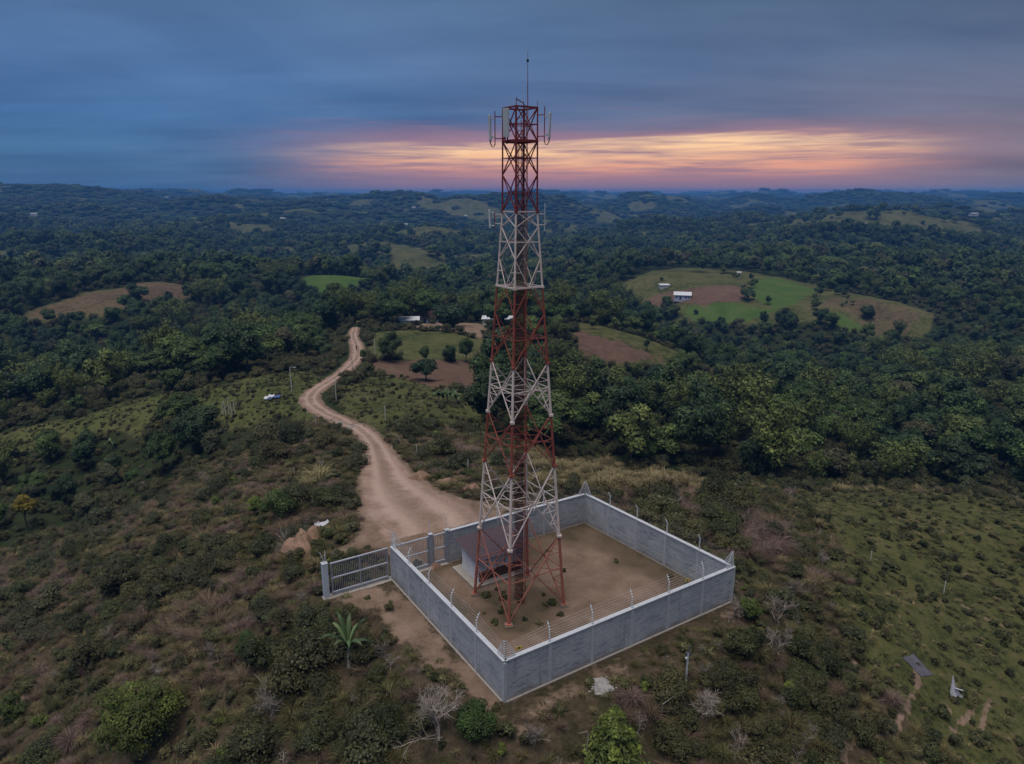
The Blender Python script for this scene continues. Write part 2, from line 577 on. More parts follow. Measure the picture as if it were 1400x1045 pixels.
def mat_road():
    m = bpy.data.materials.new('road_earth')
    m.use_nodes = True
    t = NT(m.node_tree)
    b = t.n['Principled BSDF']
    pos = t.node('ShaderNodeNewGeometry').outputs['Position']
    a = t.node('ShaderNodeAttribute', attribute_name='across').outputs['Fac']
    n1 = t.noise(pos, 0.35, 6, 0.62, 0.5)
    n2 = t.noise(pos, 3.2, 5, 0.65)
    aa = t.math('ABSOLUTE', t.math('ADD', a, t.math('MULTIPLY', t.math('SUBTRACT', n1, 0.5), 0.5)))
    track = t.math('SUBTRACT', 1.0, t.smooth(t.math('ABSOLUTE', t.math('SUBTRACT', aa, 0.42)), 0.03, 0.24))
    c = t.ramp(t.math('ADD', t.math('MULTIPLY', n1, 0.6), t.math('MULTIPLY', n2, 0.4)),
               [(0.32, (0.19, 0.125, 0.092)), (0.5, (0.29, 0.195, 0.150)), (0.66, (0.38, 0.275, 0.22))])
    c = t.mix(t.math('MULTIPLY', track, 0.55), c, (0.46, 0.33, 0.265))
    mid = t.math('MULTIPLY', t.math('SUBTRACT', 1.0, t.smooth(aa, 0.04, 0.22)), t.smooth(n2, 0.42, 0.58))
    c = t.mix(t.math('MULTIPLY', mid, 0.6), c, (0.15, 0.115, 0.07))
    c = t.mix(t.math('MULTIPLY', t.smooth(aa, 0.72, 1.05), 0.8), c, (0.15, 0.105, 0.07))
    t.link(c, b.inputs['Base Color'])
    b.inputs['Roughness'].default_value = 0.95
    b.inputs['Specular IOR Level'].default_value = 0.08
    bm = t.node('ShaderNodeBump')
    bm.inputs['Strength'].default_value = 0.6
    bm.inputs['Distance'].default_value = 0.12
    t.link(t.math('SUBTRACT', t.math('ADD', n1, t.math('MULTIPLY', n2, 0.5)), t.math('MULTIPLY', track, 0.5)), bm.inputs['Height'])
    t.link(bm.outputs[0], b.inputs['Normal'])
    return m


def mat_block():
    """grey concrete block work, courses and stains"""
    m = bpy.data.materials.new('concrete_block')
    m.use_nodes = True
    t = NT(m.node_tree)
    b = t.n['Principled BSDF']
    uv = t.node('ShaderNodeUVMap').outputs[0]
    pos = t.node('ShaderNodeNewGeometry').outputs['Position']
    br = t.node('ShaderNodeTexBrick')
    t.link(uv, br.inputs['Vector'])
    br.inputs['Scale'].default_value = 1.0
    br.inputs['Brick Width'].default_value = 0.4
    br.inputs['Row Height'].default_value = 0.2
    br.inputs['Mortar Size'].default_value = 0.012
    br.inputs['Color1'].default_value = (0.37, 0.385, 0.41, 1)
    br.inputs['Color2'].default_value = (0.44, 0.452, 0.47, 1)
    br.inputs['Mortar'].default_value = (0.26, 0.265, 0.275, 1)
    br.inputs['Bias'].default_value = -0.1
    mp = t.node('ShaderNodeMapping')
    mp.inputs['Scale'].default_value = (0.7, 4.6, 1)
    t.link(uv, mp.inputs[0])
    streak = t.noise(mp.outputs[0], 1.0, 6, 0.66, 0.4)
    blot = t.noise(pos, 0.55, 5, 0.6, 0.3)
    fine = t.noise(pos, 9.0, 4, 0.6)
    c = t.mix(t.math('MULTIPLY', t.smooth(streak, 0.52, 0.64), 0.70), br.outputs['Color'], (0.17, 0.185, 0.21))
    c = t.mix(t.math('MULTIPLY', t.smooth(blot, 0.48, 0.68), 0.45), c, (0.53, 0.53, 0.54))
    c = t.mix(t.math('MULTIPLY', t.smooth(t.math('SUBTRACT', 1.0, blot), 0.5, 0.7), 0.35), c, (0.22, 0.25, 0.30))
    cc = t.node('ShaderNodeCombineColor')
    k = t.rng(fine, 0.3, 0.7, 0.88, 1.12)
    for i in range(3):
        t.link(k, cc.inputs[i])
    c = t.mix(1.0, c, cc.outputs[0], 'MULTIPLY')
    mv = t.node('ShaderNodeMapping')
    mv.inputs['Scale'].default_value = (2.6, 0.22, 1)
    t.link(uv, mv.inputs[0])
    run = t.noise(mv.outputs[0], 1.0, 5, 0.6)
    c = t.mix(t.math('MULTIPLY', t.smooth(run, 0.54, 0.70), 0.55), c, (0.20, 0.205, 0.215))
    # mud splashed on the foot of the wall
    sp = t.node('ShaderNodeSeparateXYZ')
    t.link(pos, sp.inputs[0])
    mud = t.math('SUBTRACT', 1.0, t.smooth(t.math('ADD', sp.outputs[2], t.math('MULTIPLY', t.math('SUBTRACT', blot, 0.5), 1.2)), 0.0, 0.55))
    c = t.mix(t.math('MULTIPLY', mud, 0.6), c, (0.21, 0.165, 0.13))
    t.link(c, b.inputs['Base Color'])
    b.inputs['Roughness'].default_value = 0.9
    b.inputs['Specular IOR Level'].default_value = 0.2
    bm = t.node('ShaderNodeBump')
    bm.inputs['Strength'].default_value = 0.5
    bm.inputs['Distance'].default_value = 0.012
    t.link(t.math('ADD', t.math('MULTIPLY', br.outputs['Fac'], -1.0), t.math('MULTIPLY', fine, 0.6)), bm.inputs['Height'])
    t.link(bm.outputs[0], b.inputs['Normal'])
    return m


def mat_corrugated(name, col, dirt, pitch=0.09):
    m = bpy.data.materials.new(name)
    m.use_nodes = True
    t = NT(m.node_tree)
    b = t.n['Principled BSDF']
    v = _coords(t)
    n = t.noise(v, 1.3, 5, 0.65)
    c = t.mix(t.math('MULTIPLY', t.smooth(n, 0.45, 0.7), 0.6), col, dirt)
    t.link(c, b.inputs['Base Color'])
    b.inputs['Roughness'].default_value = 0.6
    b.inputs['Metallic'].default_value = 0.1
    return m


M_GROUND = mat_ground()
M_ROAD = mat_road()
M_BLOCK = mat_block()
M_CONC = mat_plain('concrete_beam', (0.44, 0.445, 0.46), 0.85, var=0.16, scale=1.4, bump=0.2, dirt=((0.25, 0.25, 0.26), .5), world=True)
M_CAP = mat_plain('concrete_cap', (0.54, 0.55, 0.57), 0.85, var=0.15, scale=1.8, bump=0.2, dirt=((0.36, 0.36, 0.37), .55), world=True)
M_SLAB = mat_plain('weathered_slab', (0.36, 0.32, 0.28), 0.9, var=0.2, scale=1.5, bump=0.3, dirt=((0.2, .16, .12), .6), world=True)
M_FOOT = mat_plain('muddy_concrete', (0.20, 0.16, 0.13), 0.95, var=0.3, scale=2.5, bump=0.3, world=True)
M_GALV = mat_plain('galvanised_steel', (0.52, 0.54, 0.57), 0.5, 0.2, var=0.15, scale=2.5, world=True)
M_GATE = mat_plain('grey_gate_paint', (0.34, 0.36, 0.41), 0.55, 0.2, var=0.16, scale=1.5, dirt=((0.2, .19, .19), .5), world=True)
M_GATEL = mat_plain('pale_gate_paint', (0.55, 0.58, 0.63), 0.55, 0.1, var=0.16, scale=1.5, dirt=((0.35, .33, .32), .5), world=True)
M_INSUL = mat_plain('white_insulator', (0.78, 0.78, 0.78), 0.4, var=0.05)
M_YELLOW = mat_plain('yellow_sign', (0.75, 0.52, 0.05), 0.5, var=0.06)
M_BLACK = mat_plain('black_print', (0.02, 0.02, 0.02), 0.5, var=0.05)
M_REDTOP = mat_plain('tower_shade_red', (0.20, 0.026, 0.026), 0.5, var=0.2, scale=0.9, world=True)  # red darkened for the tower top, its backlit shade painted into the colour
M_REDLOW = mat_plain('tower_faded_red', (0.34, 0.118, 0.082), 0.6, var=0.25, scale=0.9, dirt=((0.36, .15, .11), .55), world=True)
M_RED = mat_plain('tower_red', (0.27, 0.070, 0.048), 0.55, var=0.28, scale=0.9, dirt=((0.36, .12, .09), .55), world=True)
M_WHITE = mat_plain('tower_white', (0.67, 0.55, 0.50), 0.55, var=0.2, scale=1.1, dirt=((0.50, .33, .28), .6), world=True)
M_PANEL = mat_plain('antenna_shell', (0.50, 0.53, 0.55), 0.45, var=0.05, scale=1.2)
M_CABLE = mat_plain('black_cable', (0.018, 0.018, 0.02), 0.5, var=0.1)
M_CABLER = mat_plain('painted_cable', (0.075, 0.020, 0.017), 0.5, var=0.25, scale=2.0, world=True)
M_SHEDW = mat_plain('shed_wall_paint', (0.72, 0.74, 0.79), 0.7, var=0.1, scale=1.2, dirt=((0.42, .41, .42), .5), world=True)
M_SHEDR = mat_corrugated('shed_roof_sheet', (0.070, 0.045, 0.055), (0.11, 0.065, 0.06))
M_RUSTB = mat_plain('rust_brown', (0.10, 0.052, 0.040), 0.7, var=0.25, scale=1.6, world=True)
M_WOOD = mat_plain('weathered_wood', (0.20, 0.17, 0.14), 0.9, var=0.3, scale=3.0, world=True)
M_POLE = mat_plain('pale_pole', (0.52, 0.50, 0.47), 0.8, var=0.15, scale=1.0, world=True)

# ---------------------------------------------------------------- object helpers


def mesh_np(name, V, F, mat=None, smooth=False, uv=None):
    """V (n,3); F list/array of index tuples all of one size or a list of arrays"""
    me = bpy.data.meshes.new(name)
    V = np.asarray(V, np.float32)
    groups = F if isinstance(F, list) and len(F) and isinstance(F[0], np.ndarray) and F[0].ndim == 2 else [np.asarray(F, np.int32)]
    groups = [g for g in groups if len(g)]
    me.vertices.add(len(V))
    me.vertices.foreach_set('co', V.ravel())
    loops = np.concatenate([g.ravel() for g in groups]).astype(np.int32)
    sizes = np.concatenate([np.full(len(g), g.shape[1], np.int32) for g in groups])
    starts = np.concatenate([[0], np.cumsum(sizes)[:-1]]).astype(np.int32)
    me.loops.add(len(loops))
    me.loops.foreach_set('vertex_index', loops)
    me.polygons.add(len(sizes))
    me.polygons.foreach_set('loop_start', starts)
    me.polygons.foreach_set('loop_total', sizes)
    me.update(calc_edges=True)
    if smooth:
        me.polygons.foreach_set('use_smooth', np.ones(len(sizes), bool))
    if mat:
        me.materials.append(mat)
    return me


class MB:
    """collects shapes into one mesh"""
    def __init__(self):
        self.v = []
        self.f = []
        self.uv = []

    def quadpoly(self, pts, faces):
        o = len(self.v)
        self.v += [tuple(p) for p in pts]
        self.f += [tuple(i + o for i in f) for f in faces]

    def box(self, c, s, rz=0.0, tilt=None):
        cx, cy, cz = c
        hx, hy, hz = s[0] / 2, s[1] / 2, s[2] / 2
        ca, sa = math.cos(rz), math.sin(rz)
        P = []
        for z in (-hz, hz):
            for x, y in ((-hx, -hy), (hx, -hy), (hx, hy), (-hx, hy)):
                q = Vector((x, y, z))
                if tilt:
                    q = tilt @ q
                P.append((cx + q.x * ca - q.y * sa, cy + q.x * sa + q.y * ca, cz + q.z))
        self.quadpoly(P, [(0, 3, 2, 1), (4, 5, 6, 7), (0, 1, 5, 4), (1, 2, 6, 5), (2, 3, 7, 6), (3, 0, 4, 7)])
        return self

    def bar(self, a, b, w, h=None, n=4, w2=None):
        a, b = Vector(a), Vector(b)
        d = (b - a).normalized()
        up = Vector((0, 0, 1)) if abs(d.z) < 0.95 else Vector((0, 1, 0))
        s = d.cross(up).normalized()
        u = s.cross(d)
        h = h or w
        P = []
        for q, k in ((a, 1.0), (b, (w2 / w) if w2 else 1.0)):
            for i in range(n):
                t = 2 * math.pi * (i + 0.5) / n
                r = (0.7071 if n == 4 else 0.5)
                P.append(q + s * math.cos(t) * w * r * k + u * math.sin(t) * h * r * k)
        F = [tuple(range(n - 1, -1, -1)), tuple(range(n, 2 * n))]
        F += [(i, (i + 1) % n, n + (i + 1) % n, n + i) for i in range(n)]
        self.quadpoly(P, F)
        return self

    def tube(self, pts, r, n=5, r2=None):
        pts = [Vector(p) for p in pts]
        m = len(pts)
        o = len(self.v)
        prev = None
        for k, p in enumerate(pts):
            d = (pts[min(k + 1, m - 1)] - pts[max(k - 1, 0)]).normalized()
            if prev is None:
                up = Vector((0, 0, 1)) if abs(d.z) < 0.9 else Vector((1, 0, 0))
                s = d.cross(up).normalized()
            else:
                s = (prev - d * prev.dot(d)).normalized()
            prev = s
            u = d.cross(s)
            rr = r if r2 is None else r + (r2 - r) * k / max(m - 1, 1)
            for i in range(n):
                t = 2 * math.pi * i / n
                self.v.append(tuple(p + s * math.cos(t) * rr + u * math.sin(t) * rr))
        for k in range(m - 1):
            for i in range(n):
                a = o + k * n + i
                b = o + k * n + (i + 1) % n
                self.f.append((a, b, b + n, a + n))
        self.f.append(tuple(o + i for i in range(n - 1, -1, -1)))
        self.f.append(tuple(o + (m - 1) * n + i for i in range(n)))
        return self

    def mesh(self, name, mat, smooth=False):
        me = bpy.data.meshes.new(name)
        me.from_pydata(self.v, [], self.f)
        me.update()
        if mat:
            me.materials.append(mat)
        if smooth:
            for p in me.polygons:
                p.use_smooth = True
        return me

    def build(self, name, mat, parent=None, smooth=False, loc=None):
        return link(name, self.mesh(name, mat, smooth), parent, loc)


def link(name, data, parent=None, loc=None, rz=0.0):
    o = bpy.data.objects.new(name, data)
    COL.objects.link(o)
    if parent is not None:
        o.parent = parent
    if loc is not None:
        o.location = loc
    if rz:
        o.rotation_euler = (0, 0, rz)
    return o


def tag(o, label=None, cat=None, group=None, kind=None):
    if label:
        o['label'] = label
    if cat:
        o['category'] = cat
    if group:
        o['group'] = group
    if kind:
        o['kind'] = kind
    return o


def thing(name, label, cat, loc=(0, 0, 0), rz=0.0, group=None):
    o = link(name, None, None, loc, rz)
    o.empty_display_size = 0.2
    return tag(o, label, cat, group)


# ---------------------------------------------------------------- ground cover plan (places in metres, read off the photograph)
POLY = {}
POLY['yard'] = [CA, CB, CC, CD]
POLY['spur'] = wpoly([(-60, 645), (0, 622), (100, 600), (190, 590), (240, 575), (330, 585), (400, 575), (440, 572), (425, 552), (425, 540), (440, 527), (430, 508), (380, 511), (310, 524),
                      (250, 535), (190, 548), (120, 564), (50, 580), (0, 592), (-60, 605)], 330)
POLY['right_pasture'] = wpoly([(1090, 678), (1200, 672), (1300, 668), (1460, 670), (1460, 1060), (1250, 1060), (1180, 930), (1170, 850), (1130, 770), (1100, 730)], 140)
POLY['scrub_left'] = wpoly([(-60, 1080), (-60, 775), (40, 745), (150, 690), (260, 640), (330, 605), (420, 580), (480, 600), (505, 640), (480, 740), (440, 765),
                            (445, 815), (520, 860), (640, 955), (690, 975), (690, 1090)], 170)
POLY['scrub_right'] = wpoly([(690, 975), (1005, 840), (1010, 770), (900, 690), (800, 652), (700, 650), (610, 672), (545, 650), (515, 605), (560, 590), (640, 590), (720, 612), (820, 632), (950, 652),
                             (1090, 676), (1110, 730), (1160, 850), (1180, 940), (1250, 1060), (690, 1090)], 140)
POLY['hill_field'] = wpoly([(462, 560), (452, 540), (500, 512), (560, 520), (640, 540), (668, 580), (640, 592), (560, 588), (510, 590)], 200)
POLY['farm_field'] = wpoly([(505, 470), (510, 455), (560, 452), (660, 462), (668, 492), (580, 494), (505, 490)], 300)
POLY['ploughed'] = wpoly([(500, 497), (560, 493), (655, 497), (668, 525), (640, 538), (600, 532), (560, 520), (520, 512), (498, 508)], 260)
POLY['farm_clear'] = wpoly([(492, 465), (520, 452), (560, 444), (668, 440), (670, 560), (640, 575), (560, 560), (500, 540), (490, 510)], 330)
POLY['farm_yard'] = wpoly([(560, 447), (600, 441), (655, 443), (668, 450), (664, 465), (630, 456), (575, 450)], 320)
POLY['slope_field'] = wpoly([(782, 438), (830, 448), (900, 468), (955, 480), (940, 494), (900, 504), (850, 508), (800, 494), (785, 472)], 300)
POLY['slope_soil'] = wpoly([(782, 448), (830, 462), (880, 478), (905, 495), (850, 500), (800, 487), (783, 470)], 300)
POLY['farm_hill'] = wpoly([(842, 392), (870, 378), (930, 366), (1010, 370), (1060, 378), (1130, 392), (1200, 408), (1290, 428), (1275, 445), (1230, 462), (1200, 470), (1150, 452), (1120, 440),
                           (1080, 440), (1000, 446), (930, 434), (880, 415), (850, 405)], 900)
POLY['hill_crop'] = wpoly([(1028, 384), (1060, 379), (1118, 398), (1085, 418), (1060, 422), (1030, 408)], 800)
POLY['hill_crop2'] = wpoly([(930, 424), (1000, 414), (1060, 425), (1010, 445), (950, 440)], 800)
POLY['hill_crop3'] = wpoly([(1130, 425), (1150, 430), (1190, 455), (1160, 455), (1135, 440)], 800)
POLY['hill_soil'] = wpoly([(880, 410), (905, 402), (950, 394), (1005, 390), (1030, 404), (1010, 412), (960, 418), (900, 420)], 800)
POLY['hill_dry'] = wpoly([(1130, 405), (1200, 410), (1290, 430), (1230, 460), (1200, 468), (1165, 430), (1120, 420)], 800)
POLY['green_hill'] = wpoly([(408, 384), (425, 377), (470, 374), (498, 378), (494, 390), (480, 404), (450, 409), (420, 400)], 800)
POLY['brown_hill'] = wpoly([(20, 436), (60, 418), (130, 398), (180, 388), (230, 384), (262, 394), (262, 410), (210, 424), (160, 430), (110, 438), (50, 448)], 800)
POLY['pale_hill'] = wpoly([(448, 338), (480, 333), (530, 332), (580, 340), (618, 350), (600, 358), (560, 352), (520, 356), (470, 350)], 1600)
POLY['left_meadow'] = wpoly([(0, 378), (20, 374), (30, 380), (10, 388), (-20, 390)], 900)
POLY['fore_court'] = wpoly([(452, 762), (478, 742), (492, 700), (505, 650), (540, 648), (575, 672), (640, 684), (690, 690), (690, 712), (600, 722), (530, 748)], 90)
POLY['wall_path'] = wpoly([(448, 815), (530, 792), (600, 860), (690, 962), (676, 975), (640, 950), (585, 905), (520, 850), (470, 830)], 90)
POLY['wall_foot'] = wpoly([(690, 965), (1003, 832), (1040, 800), (1035, 830), (940, 868), (880, 900), (820, 945), (740, 990), (700, 995)], 90)
POLY['brush_heap'] = wpoly([(885, 672), (930, 665), (1000, 690), (1070, 725), (1050, 752), (1012, 758), (960, 720)], 110)
POLY['thicket'] = wpoly([(380, 850), (440, 850), (500, 890), (560, 930), (575, 1060), (320, 1080), (330, 940)], 90)
POLY['thicket2'] = wpoly([(870, 900), (1010, 860), (1100, 850), (1160, 930), (1160, 1080), (890, 1080)], 90)
POLY['hilltop'] = wpoly([(-60, 1100), (-60, 775), (40, 745), (150, 690), (260, 640), (330, 605), (420, 580), (515, 600), (640, 588), (820, 630), (950, 650), (1090, 674), (1300, 668), (1460, 668), (1460, 1100)], 170) + [np.array([75.0, 6.0]), np.array([-75.0, 6.0])]
EROSION = []
for pp in ([(1258, 905), (1250, 940), (1240, 965), (1226, 1000), (1205, 1040)], [(1335, 965), (1318, 985), (1300, 1000)], [(1300, 965), (1288, 990)],
           [(1355, 955), (1345, 985), (1340, 1010)], [(1168, 905), (1180, 930)], [(1095, 716), (1140, 728)], [(1320, 830), (1360, 850), (1400, 868)],
           [(1285, 822), (1330, 835)], [(1170, 1010), (1150, 1040)], [(370, 548), (385, 545), (398, 540)], [(340, 545), (372, 543)]):
    EROSION.append(np.array(wpoly(pp, 170)))
NOISE_EDGE = {}


def pmask(x, y, key, soft=1.5, wob=0.0, wl=10.0):
    P = POLY[key]
    P = np.array(P)
    lo, hi = P.min(0) - 30 - soft * 2, P.max(0) + 30 + soft * 2
    out = np.zeros(np.shape(x))
    m = (x > lo[0]) & (x < hi[0]) & (y > lo[1]) & (y < hi[1])
    if m.any():
        sd = poly_sd(x[m], y[m], P)
        if wob:
            sd = sd + wob * fbm(x[m] / wl, y[m] / wl, 3, 33)
        out[m] = 1 - sstep(-soft, soft, sd)
    return out


def far_pasture(x, y):
    d = np.hypot(x, y)
    n = fbm(x / 240, y / 240, 3, 41) + 0.35 * fbm(x / 70, y / 70, 2, 47)
    th = 0.29 - 0.02 * sstep(1500, 4000, d)
    hill = np.exp(-(((x - 560) / 240) ** 2 + ((y - 1170) / 180) ** 2))      # the pasture hill far beyond the farm
    n = n + 0.85 * hill
    m = sstep(th, th + 0.10, n) * sstep(520, 720, d)
    return m


def cover(x, y):
    """weights of each ground cover"""
    d = np.hypot(x, y)
    rd, rw, rz = road_near(x, y)
    c = {}
    hill = np.maximum.reduce([pmask(x, y, 'farm_hill', 6, 8, 30), pmask(x, y, 'pale_hill', 15, 20, 70), pmask(x, y, 'left_meadow', 12, 10, 40)])
    brown = pmask(x, y, 'brown_hill', 7, 9, 30)
    lush = np.maximum.reduce([pmask(x, y, 'hill_crop', 2), pmask(x, y, 'hill_crop2', 3), pmask(x, y, 'hill_crop3', 3), pmask(x, y, 'green_hill', 5),
                              0.36 * pmask(x, y, 'farm_field', 2.5, 2), 0.35 * pmask(x, y, 'hill_field', 2.5, 3), 0.42 * pmask(x, y, 'spur', 3, 4), 0.22 * pmask(x, y, 'right_pasture', 3, 4)])
    near_g = np.maximum.reduce([pmask(x, y, 'spur', 3, 4), pmask(x, y, 'right_pasture', 3, 4), pmask(x, y, 'hill_field', 2.5, 3),
                                pmask(x, y, 'farm_field', 2.5, 2), pmask(x, y, 'slope_field', 3, 3)])
    scrub = np.maximum(pmask(x, y, 'scrub_left', 2.5, 3), pmask(x, y, 'scrub_right', 2.5, 3))
    scrub = np.maximum(scrub, pmask(x, y, 'hilltop', 2, 3) * (near_g < .5))
    fp = far_pasture(x, y)
    field = np.maximum.reduce([pmask(x, y, 'ploughed', 2, 2), 0.9 * pmask(x, y, 'hill_soil', 3, 2), 0.55 * brown, 0.8 * pmask(x, y, 'slope_soil', 3, 3), 0.5 * pmask(x, y, 'hill_dry', 4, 6),
                               0.5 * pmask(x, y, 'brush_heap', 2, 2)])
    soil = np.maximum.reduce([pmask(x, y, 'yard', 0.5), pmask(x, y, 'fore_court', 1.6, 1.2, 4), 0.75 * pmask(x, y, 'wall_path', 1.0, 1.0, 3), 0.5 * pmask(x, y, 'wall_foot', 1.2, 1.4, 3),
                              0.2 * pmask(x, y, 'brush_heap', 2, 2, 4), 0.75 * pmask(x, y, 'farm_yard', 2, 2)])
    soil = np.maximum(soil, 0.85 * (1 - sstep(rw * 0.9, rw * 0.9 + 1.3, rd)))
    for i, P in enumerate(EROSION):
        dm = np.full(np.shape(x), 1e9)
        for k in range(len(P) - 1):
            dm = np.minimum(dm, seg_dist(x, y, P[k], P[k + 1])[0])
        dm = dm + 0.35 * fbm(x / 1.2, y / 1.2, 2, 55)
        soil = np.maximum(soil, 0.78 * (1 - sstep(0.0, 0.42, dm)))
    grass = np.clip(np.maximum.reduce([hill, brown, near_g, fp, lush]), 0, 1)
    open_ = np.clip(np.maximum.reduce([grass, scrub, field, soil]), 0, 1)
    hill_top = 1 - sstep(8, 20, np.hypot(x, y - 10))
    c['grass'] = grass
    c['lush'] = np.clip(lush, 0, 1)
    c['field'] = field
    c['soil'] = np.clip(soil, 0, 1)
    c['scrub'] = scrub
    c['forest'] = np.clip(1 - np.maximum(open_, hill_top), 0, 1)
    c['road'] = rd - rw
    ysd = poly_sd(x, y, POLY['yard'])
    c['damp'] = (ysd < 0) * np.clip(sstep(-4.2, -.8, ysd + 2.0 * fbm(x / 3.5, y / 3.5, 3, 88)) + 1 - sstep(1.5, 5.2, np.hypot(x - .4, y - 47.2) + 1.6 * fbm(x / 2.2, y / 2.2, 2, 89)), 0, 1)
    return c


# ---------------------------------------------------------------- ground: one sheet out to the horizon
def build_ground():
    fine = np.linspace(R(-41), R(41), 411)
    left = -np.exp(np.linspace(math.log(math.pi), math.log(R(41)), 40))[:-1]
    az = np.concatenate([left, fine, -left[::-1]])
    d = np.concatenate([[0.5, 3, 6, 9], np.exp(np.linspace(math.log(12), math.log(30000), 640))])
    A, D = np.meshgrid(az, d)
    X, Y = D * np.sin(A), D * np.cos(A)
    Z = H(X, Y)
    far = sstep(10500, 16000, D)
    Z = Z * (1 - far) + far * -70
    r, c = X.shape
    V = np.column_stack([X.ravel(), Y.ravel(), Z.ravel()])
    i = (np.arange(r - 1)[:, None] * c + np.arange(c - 1)[None]).ravel()
    F = np.column_stack([i, i + c, i + c + 1, i + 1])[:, ::-1]
    me = mesh_np('ground', V, [F], M_GROUND, smooth=True)
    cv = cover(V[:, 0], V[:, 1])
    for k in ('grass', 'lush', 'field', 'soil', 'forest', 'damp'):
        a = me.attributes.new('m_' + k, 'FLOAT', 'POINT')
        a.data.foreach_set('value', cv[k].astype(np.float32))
    tag(link('ground', me), kind='structure')


build_ground()


def build_road():
    P = ROAD.copy()
    n = len(P)
    T = np.gradient(P[:, :2], axis=0)
    T /= np.linalg.norm(T, axis=1)[:, None]
    N = np.column_stack([T[:, 1], -T[:, 0]])
    us = np.array([-1.25, -1.0, -.75, -.5, -.25, 0, .25, .5, .75, 1.0, 1.25])
    V, ac = [], []
    for i in range(n):
        for u in us:
            q = P[i, :2] + N[i] * u * P[i, 2]
            dd = math.hypot(*q)
            e = abs(u)
            lift = 0.07 + 0.0006 * max(0, dd - 60)
            z = ROADZ[i] + (lift if e <= 1.0 else -0.45) - (0.10 if e == 1.0 else 0)
            z += 0.07 * float(perlin(q[0] / 1.3, q[1] / 1.3, 3)) - (0.4 if i == 0 else 0.1 if i == 1 else 0)
            if abs(u) >= 1:
                q = q + N[i] * 0.5 * float(perlin(q[0] / 2.1, q[1] / 2.1, 8))
            V.append((q[0], q[1], z))
            ac.append(u)
    m = len(us)
    i = (np.arange(n - 1)[:, None] * m + np.arange(m - 1)[None]).ravel()
    F = np.column_stack([i, i + 1, i + m + 1, i + m])
    me = mesh_np('dirt_road', np.array(V), [F], M_ROAD, smooth=True)
    a = me.attributes.new('across', 'FLOAT', 'POINT')
    a.data.foreach_set('value', np.array(ac, np.float32))
    tag(link('dirt_road', me), kind='structure')


build_road()

# ---------------------------------------------------------------- perimeter walls
WH = 2.82          # block work height
INW = 0.2          # thickness


def uvbox_mesh(name, L, T, Hh, z0, mat):
    """a box L long, T thick, with uv in metres on its long faces"""
    me = bpy.data.meshes.new(name)
    V = [(0, 0, z0), (L, 0, z0), (L, T, z0), (0, T, z0), (0, 0, Hh), (L, 0, Hh), (L, T, Hh), (0, T, Hh)]
    F = [(0, 1, 5, 4), (1, 2, 6, 5), (2, 3, 7, 6), (3, 0, 4, 7), (4, 5, 6, 7), (3, 2, 1, 0)]
    me.from_pydata(V, [], F)
    uv = me.uv_layers.new(name='UVMap')
    off = random.uniform(0, 40)
    for p in me.polygons:
        for li in p.loop_indices:
            v = V[me.loops[li].vertex_index]
            uv.data[li].uv = (off + v[0] + v[1] * 1.3, v[2] + off * .4) if abs(p.normal.z) < .5 else (v[0], v[1])
    me.materials.append(mat)
    me.update()
    return me


def fence_pole_mesh():
    b = MB()
    b.tube([(0, 0, -0.25), (0, 0, 0.72), (0, 0.20, 1.12)], 0.03, 6)
    return b.mesh('fence_pole', M_GALV)


def pole_levels():
    pts = []
    for k in range(7):
        s = 0.10 + k * 0.155
        if s < 0.72:
            pts.append((0, 0.0, s))
        else:
            q = (s - 0.72) / 0.447
            pts.append((0, 0.20 * q, 0.72 + 0.40 * q))
    return pts


LEV = pole_levels()


def insul_mesh():
    b = MB()
    for p in LEV:
        b.bar((p[0], p[1] - 0.055, p[2]), (p[0], p[1] + 0.015, p[2] + 0.0), 0.075, 0.075, 6)
    return b.mesh('insulators', M_INSUL)


FP_ME, FI_ME = fence_pole_mesh(), insul_mesh()


